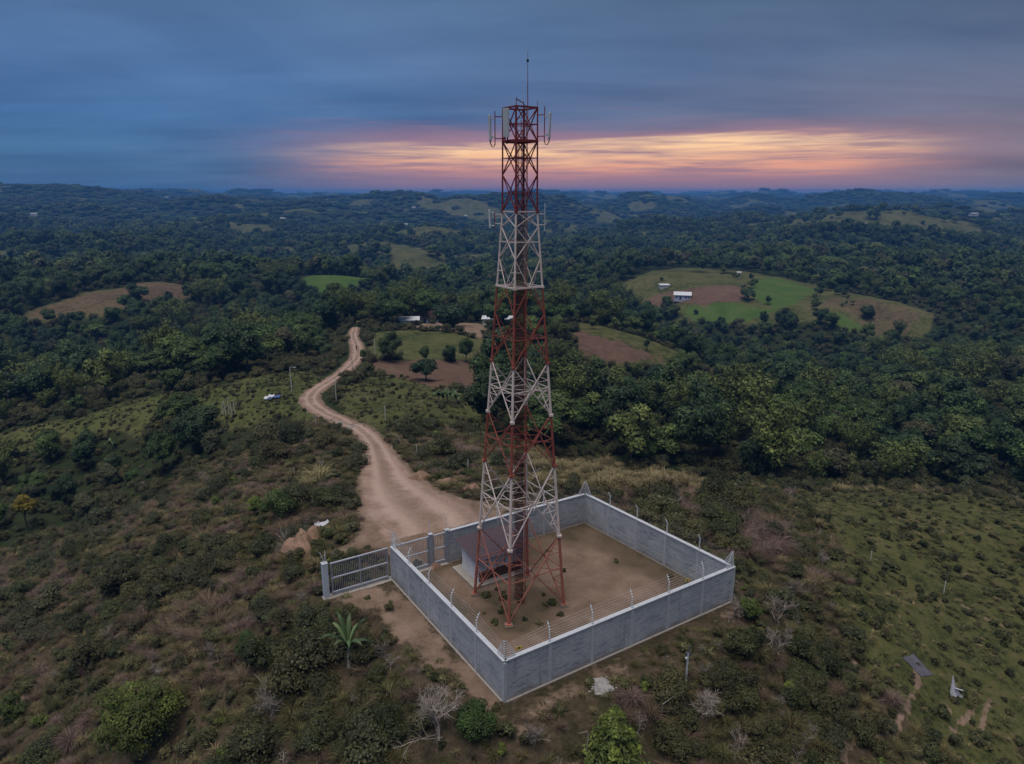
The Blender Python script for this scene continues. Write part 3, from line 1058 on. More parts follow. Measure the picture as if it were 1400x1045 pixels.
def wall_run(name, label, P, Q, nb, start_post=True, posts_at=None, inward=1, end_trim=0.0):
    """a block wall from P to Q; local x along it, local +y towards the yard"""
    P, Q = np.array(P), np.array(Q)
    L = float(np.linalg.norm(Q - P))
    ang = math.atan2(Q[1] - P[1], Q[0] - P[0])
    t = thing(name, label, 'wall', (P[0], P[1], 0), ang)
    xs = posts_at if posts_at is not None else list(np.linspace(0, L, nb + 1))
    pw = 0.24
    colm = MB().box((0, 0.10, (WH - 0.9) / 2), (pw, 0.26, WH + 0.9)).mesh('column', M_CONC)
    for i in range(len(xs) - 1):
        a, b = xs[i] + pw / 2 - .004, xs[i + 1] - pw / 2 + .004
        if i == 0 and not start_post:
            a = xs[0] + 0.21
        if i == len(xs) - 2:
            b = min(b, L - 0.01)
        me = uvbox_mesh('block_panel', b - a, INW, WH - .002, -0.9, M_BLOCK)
        link('block_panel', me, t, (a, 0, 0))
    for i, x in enumerate(xs):
        if i == 0 and not start_post:
            continue
        if i == len(xs) - 1:
            continue
        link('column', colm, t, (x if i else x + 0.11, 0, 0))
    # ring beam and cap
    MB().box((L / 2 + .05, 0.10, WH + 0.06), (L - 0.2 - end_trim, 0.245, 0.12)).build('ring_beam', M_CONC, t)
    MB().box((L / 2 + .05, 0.10, WH + 0.12 + 0.03), (L - 0.14 - end_trim, 0.31, 0.062)).build('coping', M_CAP, t)
    MB().box((L / 2, 0.06, -0.5), (L - .3, 0.36, 1.14)).build('footing', M_SLAB, t)
    # electric fence on top
    zt = WH + 0.18
    for i, x in enumerate(xs):
        if 0 < i < len(xs) - 1:
            o = link('fence_pole', FP_ME, t, (x, 0.10, zt))
            o.scale = (1.2, 1.2, 1.22)
            tag(link('insulators', FI_ME, o), kind='stuff')
    for k, p in enumerate(LEV):
        w = MB()
        pts = [(0.35, 0.10 + p[1] * .6, zt + p[2] * .95)]
        pts += [(x, 0.05 + p[1] * 1.2, zt + p[2] * 1.22) for x in xs[1:-1]]
        pts += [(L - 0.35, 0.10 + p[1] * .6, zt + p[2] * .95)]
        for a, b in zip(pts[:-1], pts[1:]):
            mid = (np.array(a) + np.array(b)) / 2
            mid[2] -= 0.012
            w.tube([a, tuple(mid), b], 0.0042, 3)
        w.build('fence_wire', M_GALV, t)
    return t, ang, L


w_ab, ang_ab, L_ab = wall_run('perimeter_wall', 'grey concrete block wall with six bays, facing the white rubble heap', CA, CB, 6)
w_da, ang_da, L_da = wall_run('perimeter_wall', 'grey block wall running from the slatted gate along the footpath', CD, CA, 5, start_post=True)
w_bc, ang_bc, L_bc = wall_run('perimeter_wall', 'grey block wall on the far side with dry brush heaped behind it', CB, CC, 5)


def gate_t(px, z=1.5):
    """metres along the gate line from D for a pixel column"""
    best, bt = 1e9, 0
    for t_ in np.linspace(-8, 20, 1121):
        q = CD + GDIR * t_
        dz = z - CAM_H
        dep = q[1] * CP - dz * SP
        x = 700 + FPX * q[0] / dep
        if abs(x - px) < best:
            best, bt = abs(x - px), t_
    return bt


T_GL, T_P1, T_P2 = gate_t(445), gate_t(589), gate_t(612)
P2w = CD + GDIR * T_P2
L_cd = float(np.linalg.norm(CC - P2w))
w_cd, ang_cd, _ = wall_run('perimeter_wall', 'short grey block wall behind the tower, between shed and far corner', CC, P2w, 3)

# corner brackets of the electric fence: a post, two stays and rungs
def corner_bracket(parent_ang, loc, along1, along2, label, tall=1.25):
    t = thing('corner_bracket', label, 'fence bracket', (loc[0], loc[1], WH + 0.18), 0, 'corner brackets of the electric fence')
    a1 = Vector((along1[0], along1[1], 0)).normalized()
    a2 = Vector((along2[0], along2[1], 0)).normalized()
    inn = (a1 + a2).normalized()
    base = inn * 0.14
    topp = base + Vector((0, 0, tall)) + inn * 0.10
    MB().tube([base - Vector((0, 0, .1)), topp], 0.03, 6).build('post', M_GALV, t)
    ins = MB()
    for a in (a1, a2):
        foot = base + a * 0.85
        head = topp - Vector((0, 0, .02)) + a * 0.10
        MB().tube([foot - Vector((0, 0, .05)), foot.lerp(head, 0.62), head], 0.024, 5).build('stay', M_GALV, t)
        for k in range(8):
            s = 0.06 + k * 0.125
            p1 = foot.lerp(head, s)
            p0 = base.lerp(topp, s)
            MB().bar(p0, p1, 0.026).build('rung', M_GALV, t)
            ins.bar(p1 - Vector((0, 0, .03)), p1 + Vector((0, 0, .03)), 0.06, 0.06, 5)
    for k in range(8):
        p0 = base.lerp(topp, 0.10 + k * 0.125)
        ins.bar(p0 - Vector((0, 0, .03)), p0 + Vector((0, 0, .03)), 0.066, 0.066, 5)
    tag(ins.build('insulators', M_INSUL, t), kind='stuff')
    return t


corner_bracket(0, CA, CB - CA, CD - CA, 'steel electric fence bracket on the wall corner above the footpath')
corner_bracket(0, CB, CA - CB, CC - CB, 'steel electric fence bracket on the corner where brush heap meets wall')
corner_bracket(0, CC, CB - CC, CD - CC, 'steel electric fence bracket on the far corner behind the tower')
corner_bracket(0, CD, CA - CD, CC - CD, 'steel electric fence bracket on the wall end beside the slatted gate')

# yellow warning plates hung on the fence wires
def warn_plate(P, Q, frac, lab):
    P, Q = np.array(P), np.array(Q)
    d = (Q - P) / np.linalg.norm(Q - P)
    q = P + (Q - P) * frac + np.array([-d[1], d[0]]) * 0.08
    t = thing('warning_plate', lab, 'sign', (q[0], q[1], WH + 0.62), math.atan2(d[1], d[0]))
    MB().box((0, 0, 0), (0.40, 0.012, 0.24)).build('plate', M_YELLOW, t)
    MB().box((0, -0.009, 0), (0.12, 0.006, 0.13)).build('symbol', M_BLACK, t)


warn_plate(CA, CB, 0.055, 'small yellow warning plate on fence wires beside the footpath corner')
warn_plate(CA, CB, 0.755, 'small yellow warning plate on fence wires near the brush-side corner')

# ---------------------------------------------------------------- gates
def gate_leaf(name, label, t0, t1, off, sections, bars=True, cat='gate'):
    p = CD + GDIR * t0
    nrm = np.array([-GDIR[1], GDIR[0]])
    p = p + nrm * off
    L = t1 - t0
    t = thing(name, label, cat, (p[0], p[1], 0), math.atan2(GDIR[1], GDIR[0]))
    for z, nm in ((2.82, 'top_rail'), (1.55, 'middle_rail'), (0.32, 'bottom_rail')):
        MB().box((L / 2, 0, z), (L, 0.09, 0.10)).build(nm, M_GATEL, t)
    MB().box((L / 2, 0, 0.16), (L, 0.03, 0.2)).build('kick_plate', M_GATE, t)
    st = MB().box((0, 0, 1.55), (0.09, 0.082, 2.44)).mesh('stile', M_GATE)
    for k in range(sections + 1):
        link('stile', st, t, (L * k / sections * (L - .09) / L + .045, 0.0, 0))
    if bars:
        n = int(L / 0.145)
        bm = MB().box((0, 0, 1.55), (0.032, 0.032, 2.36)).mesh('bar', M_GATE)
        for k in range(1, n):
            link('bar', bm, t, (L * k / n, 0.0, 0))
    return t


gate_leaf('sliding_gate', 'grey steel slatted gate standing outside the yard past the wall end', T_GL + 0.45, -0.22, 0.0, 2)
gate_leaf('sliding_gate', 'grey steel slatted gate leaf between wall end and the narrow wicket', 0.30, T_P1 - 0.2, 0.02, 1)
gate_leaf('wicket_gate', 'narrow steel wicket gate between two grey posts near the shed', T_P1 + 0.2, T_P2 - 0.2, 0.02, 1, cat='gate')


def gate_post(tt, label, w=0.32, h=3.05, poles=1, mat=None):
    p = CD + GDIR * tt
    t = thing('gate_post', label, 'post', (p[0], p[1], 0), math.atan2(GDIR[1], GDIR[0]))
    MB().box((0, 0, h / 2 - 0.4), (w, w, h + 0.8)).build('shaft', mat or M_GATE, t)
    MB().box((0, 0, h + 0.02), (w + .04, w + .04, 0.04)).build('cap', M_CAP, t)
    for k in range(poles):
        lean = (-0.22, 0.0) if k == 0 and poles > 1 else (0.02, 0.03)
        x0 = -0.06 + k * 0.16
        b = MB().tube([(x0, 0, h), (x0, 0, h + 0.35), (x0 + lean[0], lean[1], h + (1.0 if poles > 1 else 1.2))], 0.028, 6)
        o = b.build('fence_pole', M_GALV, t)
        i_ = MB()
        for s in range(6):
            zz = h + 0.12 + s * 0.15
            xx = x0 + lean[0] * max(0, (zz - h - .35) / .65)
            i_.bar((xx - .03, 0, zz), (xx + .03, 0, zz), 0.055, 0.055, 5)
        tag(i_.build('insulators', M_INSUL, o), kind='stuff')
    return t


gate_post(T_GL, 'thick pale grey gate post with two leaning fence poles, at the free gate end', 0.42, 3.0, 2, M_GATEL)
gate_post(T_P1, 'grey post between gate leaf and wicket gate', 0.32, 3.05, 1)
gate_post(T_P2 - 0.02, 'grey post between wicket gate and block wall', 0.36, 3.05, 1)
# sill under the gates
gl0 = CD + GDIR * (T_GL - .2)
MBs = MB().box(((T_P2 - T_GL) / 2, 0, -0.17), (T_P2 - T_GL + 0.2, 0.7, 0.42))
o = MBs.build('gate_sill', M_SLAB, None)
o.location = (gl0[0], gl0[1], 0)
o.rotation_euler = (0, 0, math.atan2(GDIR[1], GDIR[0]))
tag(o, 'low weathered concrete sill under the row of gates', 'sill')

# ---------------------------------------------------------------- equipment shed
def build_shed():
    a = at_z(632, 776, 0.2)[:2]
    ang = math.atan2(GDIR[1], GDIR[0])
    t = thing('equipment_shed', 'small pale walled shed with dark purple sheet roof beside the tower', 'shed', (a[0], a[1], 0), ang)
    Lx, Ly = 4.3, 2.7            # along the wall, towards the footpath wall
    MB().box((Lx / 2, -Ly / 2, -0.05), (Lx + 1.3, Ly + 1.2, 0.42)).build('base_slab', M_SLAB, t)
    zb, zl, zh = 0.162, 2.35, 2.75
    # walls: panels
    for nm, c, s, mt in (('side_wall', (0.06, -Ly / 2, (zb + zl) / 2), (0.12, Ly, zl - zb), M_SHEDW), ('side_wall', (Lx - 0.06, -Ly / 2, (zb + zl) / 2), (0.12, Ly, zl - zb), M_SHEDW),
                         ('rear_wall', (Lx / 2, -0.06, (zb + zl) / 2), (Lx - 0.25, 0.118, zl - zb), M_SHEDW)):
        MB().box(c, s).build(nm, mt, t)
    n = 5
    for k in range(n):
        w = (Lx - 0.25) / n
        x = 0.125 + w * (k + 0.5)
        MB().box((x, -Ly + 0.06, 1.0 + (zl - 1.0) / 2), (w - 0.05, 0.10, zl - 1.0)).build('front_panel', M_SHEDW, t)
    MB().box((Lx / 2, -Ly + 0.05, 0.58), (Lx - 0.25, 0.11, 0.83)).build('lower_front', M_RUSTB, t)
    pm = MB().box((0, 0, (zb + zl) / 2), (0.05, 0.13, zl - zb)).mesh('frame_post', M_RUSTB)
    for k in range(1, n):
        link('frame_post', pm, t, (0.125 + (Lx - 0.25) / n * k, -Ly + 0.052, 0))
    # roof: corrugated sheets, falling to the front
    rf = link('roof', None, t)
    sheets = 5
    tx = (Lx + 1.0) / sheets
    for k in range(sheets):
        b = MB()
        m_ = 11
        V = []
        for y, z in ((0.30, 2.92), (-Ly - 0.55, 2.36)):
            for i in range(m_):
                x = -0.5 + tx * k + tx * i / (m_ - 1)
                V.append((x, y, z + (0.014 if i % 2 else -0.014) + 0.012 * (k % 2)))
        V += [(v[0], v[1], v[2] - 0.03) for v in V]
        F = [(i, i + 1, m_ + i + 1, m_ + i)[::-1] for i in range(m_ - 1)] + [(2 * m_ + i, 2 * m_ + i + 1, 3 * m_ + i + 1, 3 * m_ + i) for i in range(m_ - 1)]
        F += [(m_ + i, m_ + i + 1, 3 * m_ + i + 1, 3 * m_ + i)[::-1] for i in range(m_ - 1)]
        F += [(0, m_, 3 * m_, 2 * m_)[::-1], (m_ - 1, 2 * m_ - 1, 4 * m_ - 1, 3 * m_ - 1)]
        b.quadpoly(V, F)
        b.build('roof_sheet', M_SHEDR, t)
    bpy.data.objects.remove(rf)
    # gable infill up to the sloping roof
    for x in (0.06, Lx - 0.06):
        b = MB()
        V = [(x - .058, -Ly, zl), (x - .058, 0, zl), (x - .058, 0, 2.80), (x + .058, -Ly, zl), (x + .058, 0, zl), (x + .058, 0, 2.80)]
        b.quadpoly(V, [(0, 1, 2)[::-1], (3, 4, 5), (0, 1, 4, 3), (1, 2, 5, 4), (2, 0, 3, 5)])
        b.build('gable', M_SHEDW, t)
    return t


build_shed()

# ---------------------------------------------------------------- the lattice tower
TC = np.array([0.52, 48.55])
_nd = np.array([-0.215, -0.9766])
LEGDIR = [_nd, np.array([0.9766, -0.215]), -_nd, np.array([-0.9766, 0.215])]      # near, gate-far, back, gate side


def hd(z):
    return 3.54 - (3.54 - 1.19) * z / 29.4 if z < 29.4 else 1.19 - 0.04 * (z - 29.4) / 6.5


def legp(i, z):
    q = TC + LEGDIR[i % 4] * hd(z)
    return Vector((q[0] - TC[0], q[1] - TC[1], z))


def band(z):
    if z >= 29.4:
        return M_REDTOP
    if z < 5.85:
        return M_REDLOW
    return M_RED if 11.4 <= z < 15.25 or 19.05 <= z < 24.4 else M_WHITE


def build_tower():
    t = thing('lattice_tower', 'tall red and white steel lattice communications tower inside the walled yard', 'tower', (TC[0], TC[1], 0))
    Z = [0.12, 5.85, 11.4, 15.25, 19.05, 24.4, 29.4, 35.9]
    for i in range(4):
        for a, b in zip(Z[:-1], Z[1:]):
            w = 0.215 - 0.125 * a / 36
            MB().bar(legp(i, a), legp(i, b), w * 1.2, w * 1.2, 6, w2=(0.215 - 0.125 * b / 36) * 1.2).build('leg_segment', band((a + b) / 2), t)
            if a > 1:
                p = legp(i, a)
                MB().box(p, (w * 1.75, w * 1.75, 0.16), R(12)).build('splice_plate', band(a + .1), t)
        p = legp(i, 0)
        MB().box((p.x, p.y, -0.06), (0.6, 0.6, 0.40), R(12)).build('leg_footing', M_FOOT, t)
        MB().box((p.x, p.y, 0.20), (0.42, 0.42, 0.045), R(12)).build('base_plate', M_REDLOW, t)

    def br(name, a, b, w, z=None):
        MB().bar(a, b, w, w).build(name, band(z if z is not None else (a.z + b.z) / 2), t)

    def xbay(z0, z1, w, sec=0, mid=True):
        zm = None
        for i in range(4):
            a0, a1, b0, b1 = legp(i, z0), legp(i, z1), legp(i + 1, z0), legp(i + 1, z1)
            wa, wb = (b0 - a0).length, (b1 - a1).length
            s = wa / (wa + wb)
            x = a0.lerp(b1, s)                # where the diagonals cross
            br('diagonal_brace', a0, b1, w, (z0 + z1) / 2)
            br('diagonal_brace', b0, a1, w, (z0 + z1) / 2)
            if mid:
                zx = x.z
                br('horizontal_strut', legp(i, zx), legp(i + 1, zx), w * 0.85, zx)
            if sec:
                for (lg, q0, q1) in ((i, a0, b1), (i + 1, b0, a1)):
                    for fr in ((0.5,) if sec == 1 else (0.36, 0.7)):
                        m = q0.lerp(x, fr)
                        br('secondary_brace', m, legp(lg, z0 + (x.z - z0) * min(1, fr * 1.0 + 0.0)), w * 0.55, (z0 + z1) / 2)
                        br('secondary_brace', m, legp(lg, z0 + (x.z - z0) * min(1.0, fr + 0.34)), w * 0.55, (z0 + z1) / 2)
                    other = b0 if False else None
                for (lg, q1) in ((i, a1), (i + 1, b1)):
                    for fr in ((0.5,) if sec == 1 else (0.36, 0.7)):
                        m = q1.lerp(x, fr)
                        br('secondary_brace', m, legp(lg, z1 - (z1 - x.z) * fr), w * 0.55, (z0 + z1) / 2)
        return None

    xbay(0.25, 5.85, 0.072, 1)
    xbay(5.85, 11.4, 0.07, 2)
    xbay(11.4, 15.25, 0.064, 1)
    xbay(15.25, 19.05, 0.064, 2)
    xbay(19.05, 22.5, 0.058, 1)
    # diamond round the 24.4 m ring
    for i in range(4):
        mid = (legp(i, 24.4) + legp(i + 1, 24.4)) / 2
        br('horizontal_strut', legp(i, 24.4), legp(i + 1, 24.4), 0.10, 24.5)
        for zz in (22.5, 26.3):
            br('diagonal_brace', mid, legp(i, zz), 0.052, (24.4 + zz) / 2)
            br('diagonal_brace', mid, legp(i + 1, zz), 0.052, (24.4 + zz) / 2)
            for lg in (i, i + 1):
                q = mid.lerp(legp(lg, zz), 0.55)
                br('secondary_brace', q, legp(lg, 24.4 + (zz - 24.4) * .55), 0.045, (24.4 + zz) / 2)
    xbay(26.3, 28.4, 0.05, 0)
    xbay(28.4, 29.4, 0.048, 0, False)
    xbay(29.42, 31.75, 0.056, 0)
    xbay(31.75, 33.85, 0.056, 0)
    xbay(33.85, 35.9, 0.056, 0)
    for i in range(4):
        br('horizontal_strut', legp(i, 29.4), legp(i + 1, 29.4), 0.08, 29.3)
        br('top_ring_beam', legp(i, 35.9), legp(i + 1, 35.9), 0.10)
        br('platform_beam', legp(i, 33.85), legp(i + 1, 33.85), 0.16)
    # plan bracing
    for z in (8.4, 13.2, 17.0, 20.8, 24.4):
        m = [(legp(i, z) + legp(i + 1, z)) / 2 for i in range(4)]
        for i in range(4):
            br('plan_brace', m[i], m[(i + 1) % 4], 0.05, z)
    # the work platform: grating strips
    for k in range(11):
        s = -0.96 + k * 0.175
        ln = 1.05 - abs(s) * 0.98
        ax, ay = Vector((LEGDIR[1][0], LEGDIR[1][1], 0)), Vector((LEGDIR[0][0], LEGDIR[0][1], 0))
        c = ax * s
        z = Vector((0, 0, 33.90))
        if ln > 0.05:
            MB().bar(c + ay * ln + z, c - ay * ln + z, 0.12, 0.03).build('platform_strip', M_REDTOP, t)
    # small rail on the crown
    a, b = legp(0, 36.0), legp(2, 36.0)
    for p in (a, b):
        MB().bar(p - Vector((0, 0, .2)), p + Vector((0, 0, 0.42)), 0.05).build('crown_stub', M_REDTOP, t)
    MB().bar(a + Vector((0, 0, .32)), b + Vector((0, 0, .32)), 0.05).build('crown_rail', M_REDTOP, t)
    # cable ladder up the middle
    ax = Vector((LEGDIR[1][0], LEGDIR[1][1], 0))
    ay = Vector((LEGDIR[0][0], LEGDIR[0][1], 0))
    cl = MB()
    for s in (-0.30, 0.30):
        MB().bar(ax * s + Vector((0, 0, 0)), ax * s + Vector((0, 0, 36.1)), 0.06, 0.06).build('cable_ladder_rail', M_CABLER, t)
    rm = MB().bar(ax * -0.30, ax * 0.30, 0.032, 0.032).mesh('cable_ladder_rung', M_CABLER)
    for k in range(88):
        link('cable_ladder_rung', rm, t, (0, 0, 0.5 + k * 0.40))
    for k in range(7):
        s = -0.21 + k * 0.07
        top = [35.2, 34.6, 33.9, 29.2, 35.2, 34.4, 28.9][k]
        MB().bar(ax * s - ay * 0.045 + Vector((0, 0, 0.1)), ax * s - ay * 0.045 + Vector((0, 0, top)), 0.05, 0.05, 6).build('cable_run', M_CABLER, t)
    # climbing ladder beside it
    o = ax * 0.52 + ay * 0.28
    for s in (-0.2, 0.2):
        MB().bar(o + ay * s + Vector((0, 0, 0)), o + ay * s + Vector((0, 0, 36.0)), 0.045, 0.045).build('climbing_ladder_rail', M_RED, t)
    rm = MB().bar(o + ay * -0.2, o + ay * 0.2, 0.025, 0.025).mesh('climbing_ladder_rung', M_RED)
    for k in range(100):
        link('climbing_ladder_rung', rm, t, (0, 0, 0.4 + k * 0.35))
    for z in (3.0, 8.4, 13.2, 17.0, 20.8, 24.4, 27.4, 30.6, 32.8, 34.9):
        MB().bar(legp(1, z), legp(3, z), 0.05, 0.05).build('ladder_support', band(z), t)
    return t


build_tower()


def W(v):
    return Vector((v[0] + TC[0], v[1] + TC[1], v[2]))


def panel_antenna(label, leg, z0, z1, arm, pw, ph, pipe_top, face=None, tiltdeg=2.0, side=None, curl=True, panel=True, at=None):
    d = Vector((LEGDIR[leg][0], LEGDIR[leg][1], 0)) if side is None else Vector(side).normalized()
    s = d.cross(Vector((0, 0, 1)))
    zmid = (z0 + z1) / 2
    root = W(legp(leg, zmid)) if at is None else W(legp(leg, zmid).lerp(legp(at[0], zmid), at[1]))
    t = thing('panel_antenna', label, 'antenna', root)
    pipe = d * arm
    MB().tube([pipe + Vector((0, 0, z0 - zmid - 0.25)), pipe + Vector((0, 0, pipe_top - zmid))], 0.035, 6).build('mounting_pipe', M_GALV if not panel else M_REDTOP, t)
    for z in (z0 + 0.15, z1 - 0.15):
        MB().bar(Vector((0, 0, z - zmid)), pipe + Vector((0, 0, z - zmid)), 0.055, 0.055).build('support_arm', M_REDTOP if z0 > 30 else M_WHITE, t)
    if panel:
        c = pipe + d * 0.34
        rot = Matrix.Rotation(math.atan2(d.y, d.x), 3, 'Z') @ Matrix.Rotation(R(tiltdeg), 3, 'Y')
        b = MB()
        prof = [(-0.06, -pw / 2 + .02), (0.02, -pw / 2), (0.07, -pw / 2 + .06), (0.07, pw / 2 - .06), (0.02, pw / 2), (-0.06, pw / 2 - .02)]
        V = []
        for zz, k in ((-ph / 2, .9), (-ph / 2 + .03, 1), (ph / 2 - .03, 1), (ph / 2, .9)):
            for x, y in prof:
                V.append(c + rot @ Vector((x * k, y * k, zz)))
        n = len(prof)
        F = [tuple(range(n - 1, -1, -1)), tuple(range(3 * n, 4 * n))]
        for r_ in range(3):
            F += [(r_ * n + i, r_ * n + (i + 1) % n, (r_ + 1) * n + (i + 1) % n, (r_ + 1) * n + i) for i in range(n)]
        b.quadpoly(V, F)
        b.build('radome_panel', M_PANEL, t)
        for zz in (-ph * 0.36, ph * 0.36):
            MB().bar(pipe + Vector((0, 0, zz)), c + rot @ Vector((-0.05, 0, zz)), 0.09, 0.09).build('clamp_bracket', M_GALV, t)
        if curl:
            for q in (-0.06, 0.06):
                p0 = c + rot @ Vector((0, q, -ph / 2))
                p3 = pipe + Vector((0, 0, -ph / 2 - 0.05))
                pts = [p0, p0 + Vector((0, 0, -.16)), p0.lerp(p3, .35) + Vector((0, 0, -.36)), p0.lerp(p3, .75) + Vector((0, 0, -.34)), p3 + Vector((0, 0, -.08)), p3 + Vector((0, 0, .2))]
                MB().tube(pts, 0.022, 5).build('jumper_cable', M_CABLE, t)
                MB().bar(p0 + Vector((0, 0, .01)), p0 + Vector((0, 0, -.12)), 0.06, 0.06, 6).build('connector', M_CABLE, t)
    return t


panel_antenna('pale panel antenna on arms at the tower top, gate side', 3, 33.9, 35.55, 0.52, 0.30, 1.62, 35.75)
panel_antenna('pale panel antenna on arms at the tower top, brush-heap side', 1, 34.0, 35.6, 0.46, 0.30, 1.60, 35.95)
panel_antenna('broad pale panel antenna on the front face of the tower top', 3, 34.0, 35.85, 0.14, 0.42, 1.75, 35.8, side=(-0.30, -1.0, 0.0), tiltdeg=3, at=(0, .42))
panel_antenna('slim white panel antenna halfway up the white section, gate side', 3, 28.45, 29.35, 0.50, 0.26, 1.22, 29.45, curl=False)
panel_antenna('thin white pipe antenna on the white section, brush-heap side', 1, 28.4, 29.4, 0.48, 0.26, 1.2, 29.95, panel=False)

# lightning rod and whips
def rod(label, base, tip, r, ball=None, cat='rod', name='lightning_rod'):
    t = thing(name, label, cat, base)
    dv = Vector(tip) - Vector(base)
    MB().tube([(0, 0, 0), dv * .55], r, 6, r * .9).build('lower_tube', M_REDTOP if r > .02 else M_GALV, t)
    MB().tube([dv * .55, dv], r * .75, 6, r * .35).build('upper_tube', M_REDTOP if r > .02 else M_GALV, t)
    if ball:
        b = MB()
        p = dv * ball
        b.tube([p - Vector((0, 0, .07)), p - Vector((0, 0, .035)), p + Vector((0, 0, .035)), p + Vector((0, 0, .07))], 0.075, 8)
        b.build('rod_collar', M_CABLE, t)
    return t


rod('tall thin lightning rod rising from the tower crown', (1.03, 48.75, 35.1), (1.0, 48.75, 39.35), 0.034, ball=0.86)
rod('short upright whip aerial on the tower crown rail', (-0.14, 48.3, 35.85), (-0.14, 48.3, 37.1), 0.013, name='whip_aerial', cat='aerial')
rod('short leaning whip aerial beside the lightning rod', (0.62, 48.6, 35.9), (0.78, 48.6, 37.3), 0.013, name='whip_aerial', cat='aerial')
rod('stubby spike on the tower crown above the brush-heap side antenna', (1.64, 48.3, 35.9), (1.64, 48.3, 36.35), 0.022, name='finial_spike', cat='aerial')

# ---------------------------------------------------------------- plants: materials
def mat_leaf(name, c1, c2, tip=None, rough=0.6, tipk=0.5):
    m = bpy.data.materials.new(name)
    m.use_nodes = True
    t = NT(m.node_tree)
    b = t.n['Principled BSDF']
    rnd = t.node('ShaderNodeObjectInfo').outputs['Random']
    var = t.node('ShaderNodeAttribute', attribute_name='var').outputs['Fac']
    c = t.mix(rnd, c1, c2)
    if tip:
        c = t.mix(t.math('MULTIPLY', t.smooth(var, 0.6, 1.0), tipk), c, tip)
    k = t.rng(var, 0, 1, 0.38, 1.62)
    r2 = t.math('FRACT', t.math('MULTIPLY', rnd, 7.13))
    k = t.math('MULTIPLY', k, t.rng(r2, 0, 1, 0.72, 1.28))
    cc = t.node('ShaderNodeCombineColor')
    for i in range(3):
        t.link(k, cc.inputs[i])
    c = t.mix(1.0, c, cc.outputs[0], 'MULTIPLY')
    t.link(c, b.inputs['Base Color'])
    b.inputs['Roughness'].default_value = rough
    b.inputs['Specular IOR Level'].default_value = 0.22
    return m


L_DARK = mat_leaf('leaf_dark', (0.026, 0.050, 0.020), (0.042, 0.066, 0.022), (0.075, 0.105, 0.035))
L_MID = mat_leaf('leaf_mid', (0.040, 0.074, 0.018), (0.070, 0.098, 0.024), (0.135, 0.17, 0.04))
L_BAMBOO = mat_leaf('leaf_bamboo', (0.066, 0.094, 0.022), (0.098, 0.118, 0.032), (0.17, 0.19, 0.055))
L_OLIVE = mat_leaf('leaf_olive', (0.046, 0.054, 0.022), (0.070, 0.066, 0.030), (0.10, 0.10, 0.045))
L_BUSH = mat_leaf('bush_leaf', (0.038, 0.048, 0.015), (0.080, 0.070, 0.028), (0.105, 0.10, 0.035))
L_WEED = mat_leaf('weed_blade', (0.050, 0.056, 0.018), (0.105, 0.084, 0.036), (0.15, 0.13, 0.055), 0.85)
L_REED = mat_leaf('reed_blade', (0.17, 0.15, 0.065), (0.22, 0.19, 0.09), (0.30, 0.26, 0.13), 0.85)
L_BRIGHT = mat_leaf('leaf_bright', (0.062, 0.092, 0.018), (0.088, 0.106, 0.020), (0.20, 0.22, 0.035))
L_FRESH = mat_leaf('leaf_fresh', (0.036, 0.066, 0.014), (0.044, 0.074, 0.016), (0.07, 0.11, 0.025))
L_YELLOW = mat_leaf('leaf_yellow', (0.22, 0.17, 0.020), (0.26, 0.20, 0.02), (0.36, 0.26, 0.03))
L_BANANA = mat_leaf('banana_leaf', (0.046, 0.080, 0.030), (0.062, 0.096, 0.040), (0.12, 0.15, 0.065), 0.5)
L_DRY = mat_leaf('dry_brush', (0.085, 0.058, 0.040), (0.125, 0.088, 0.058), (0.17, 0.125, 0.085), 0.9)
L_PURPLE = mat_leaf('dry_purple_brush', (0.120, 0.078, 0.066), (0.155, 0.104, 0.084), (0.22, 0.16, 0.13), 0.9)
L_STRAW = mat_leaf('straw_grass', (0.115, 0.095, 0.045), (0.17, 0.135, 0.07), (0.24, 0.19, 0.10), 0.9)
L_GRASS = mat_leaf('grass_blade', (0.034, 0.042, 0.014), (0.086, 0.084, 0.030), (0.13, 0.12, 0.05), 0.8)
L_BARE = mat_leaf('bare_twig', (0.19, 0.155, 0.13), (0.27, 0.23, 0.195), (0.36, 0.31, 0.27), 0.9)
L_BARK = mat_leaf('bark', (0.055, 0.045, 0.036), (0.085, 0.07, 0.055), None, 0.9)
L_PALEBARK = mat_leaf('pale_bark', (0.24, 0.22, 0.19), (0.30, 0.27, 0.24), None, 0.9)

RG = np.random.RandomState(11)


def unit(n):
    v = RG.normal(size=(n, 3))
    return v / np.linalg.norm(v, axis=1)[:, None]


def set_var(me, vals):
    a = me.attributes.new('var', 'FLOAT', 'FACE')
    a.data.foreach_set('value', np.asarray(vals, np.float32))


_ICO_V = None


def ico(sub=1):
    p = (1 + 5 ** .5) / 2
    V = [(-1, p, 0), (1, p, 0), (-1, -p, 0), (1, -p, 0), (0, -1, p), (0, 1, p), (0, -1, -p), (0, 1, -p), (p, 0, -1), (p, 0, 1), (-p, 0, -1), (-p, 0, 1)]
    F = [(0, 11, 5), (0, 5, 1), (0, 1, 7), (0, 7, 10), (0, 10, 11), (1, 5, 9), (5, 11, 4), (11, 10, 2), (10, 7, 6), (7, 1, 8), (3, 9, 4), (3, 4, 2), (3, 2, 6), (3, 6, 8), (3, 8, 9), (4, 9, 5),
         (2, 4, 11), (6, 2, 10), (8, 6, 7), (9, 8, 1)]
    V = np.array(V, float)
    return V / np.linalg.norm(V, axis=1)[:, None], np.array(F)


ICOV, ICOF = ico()


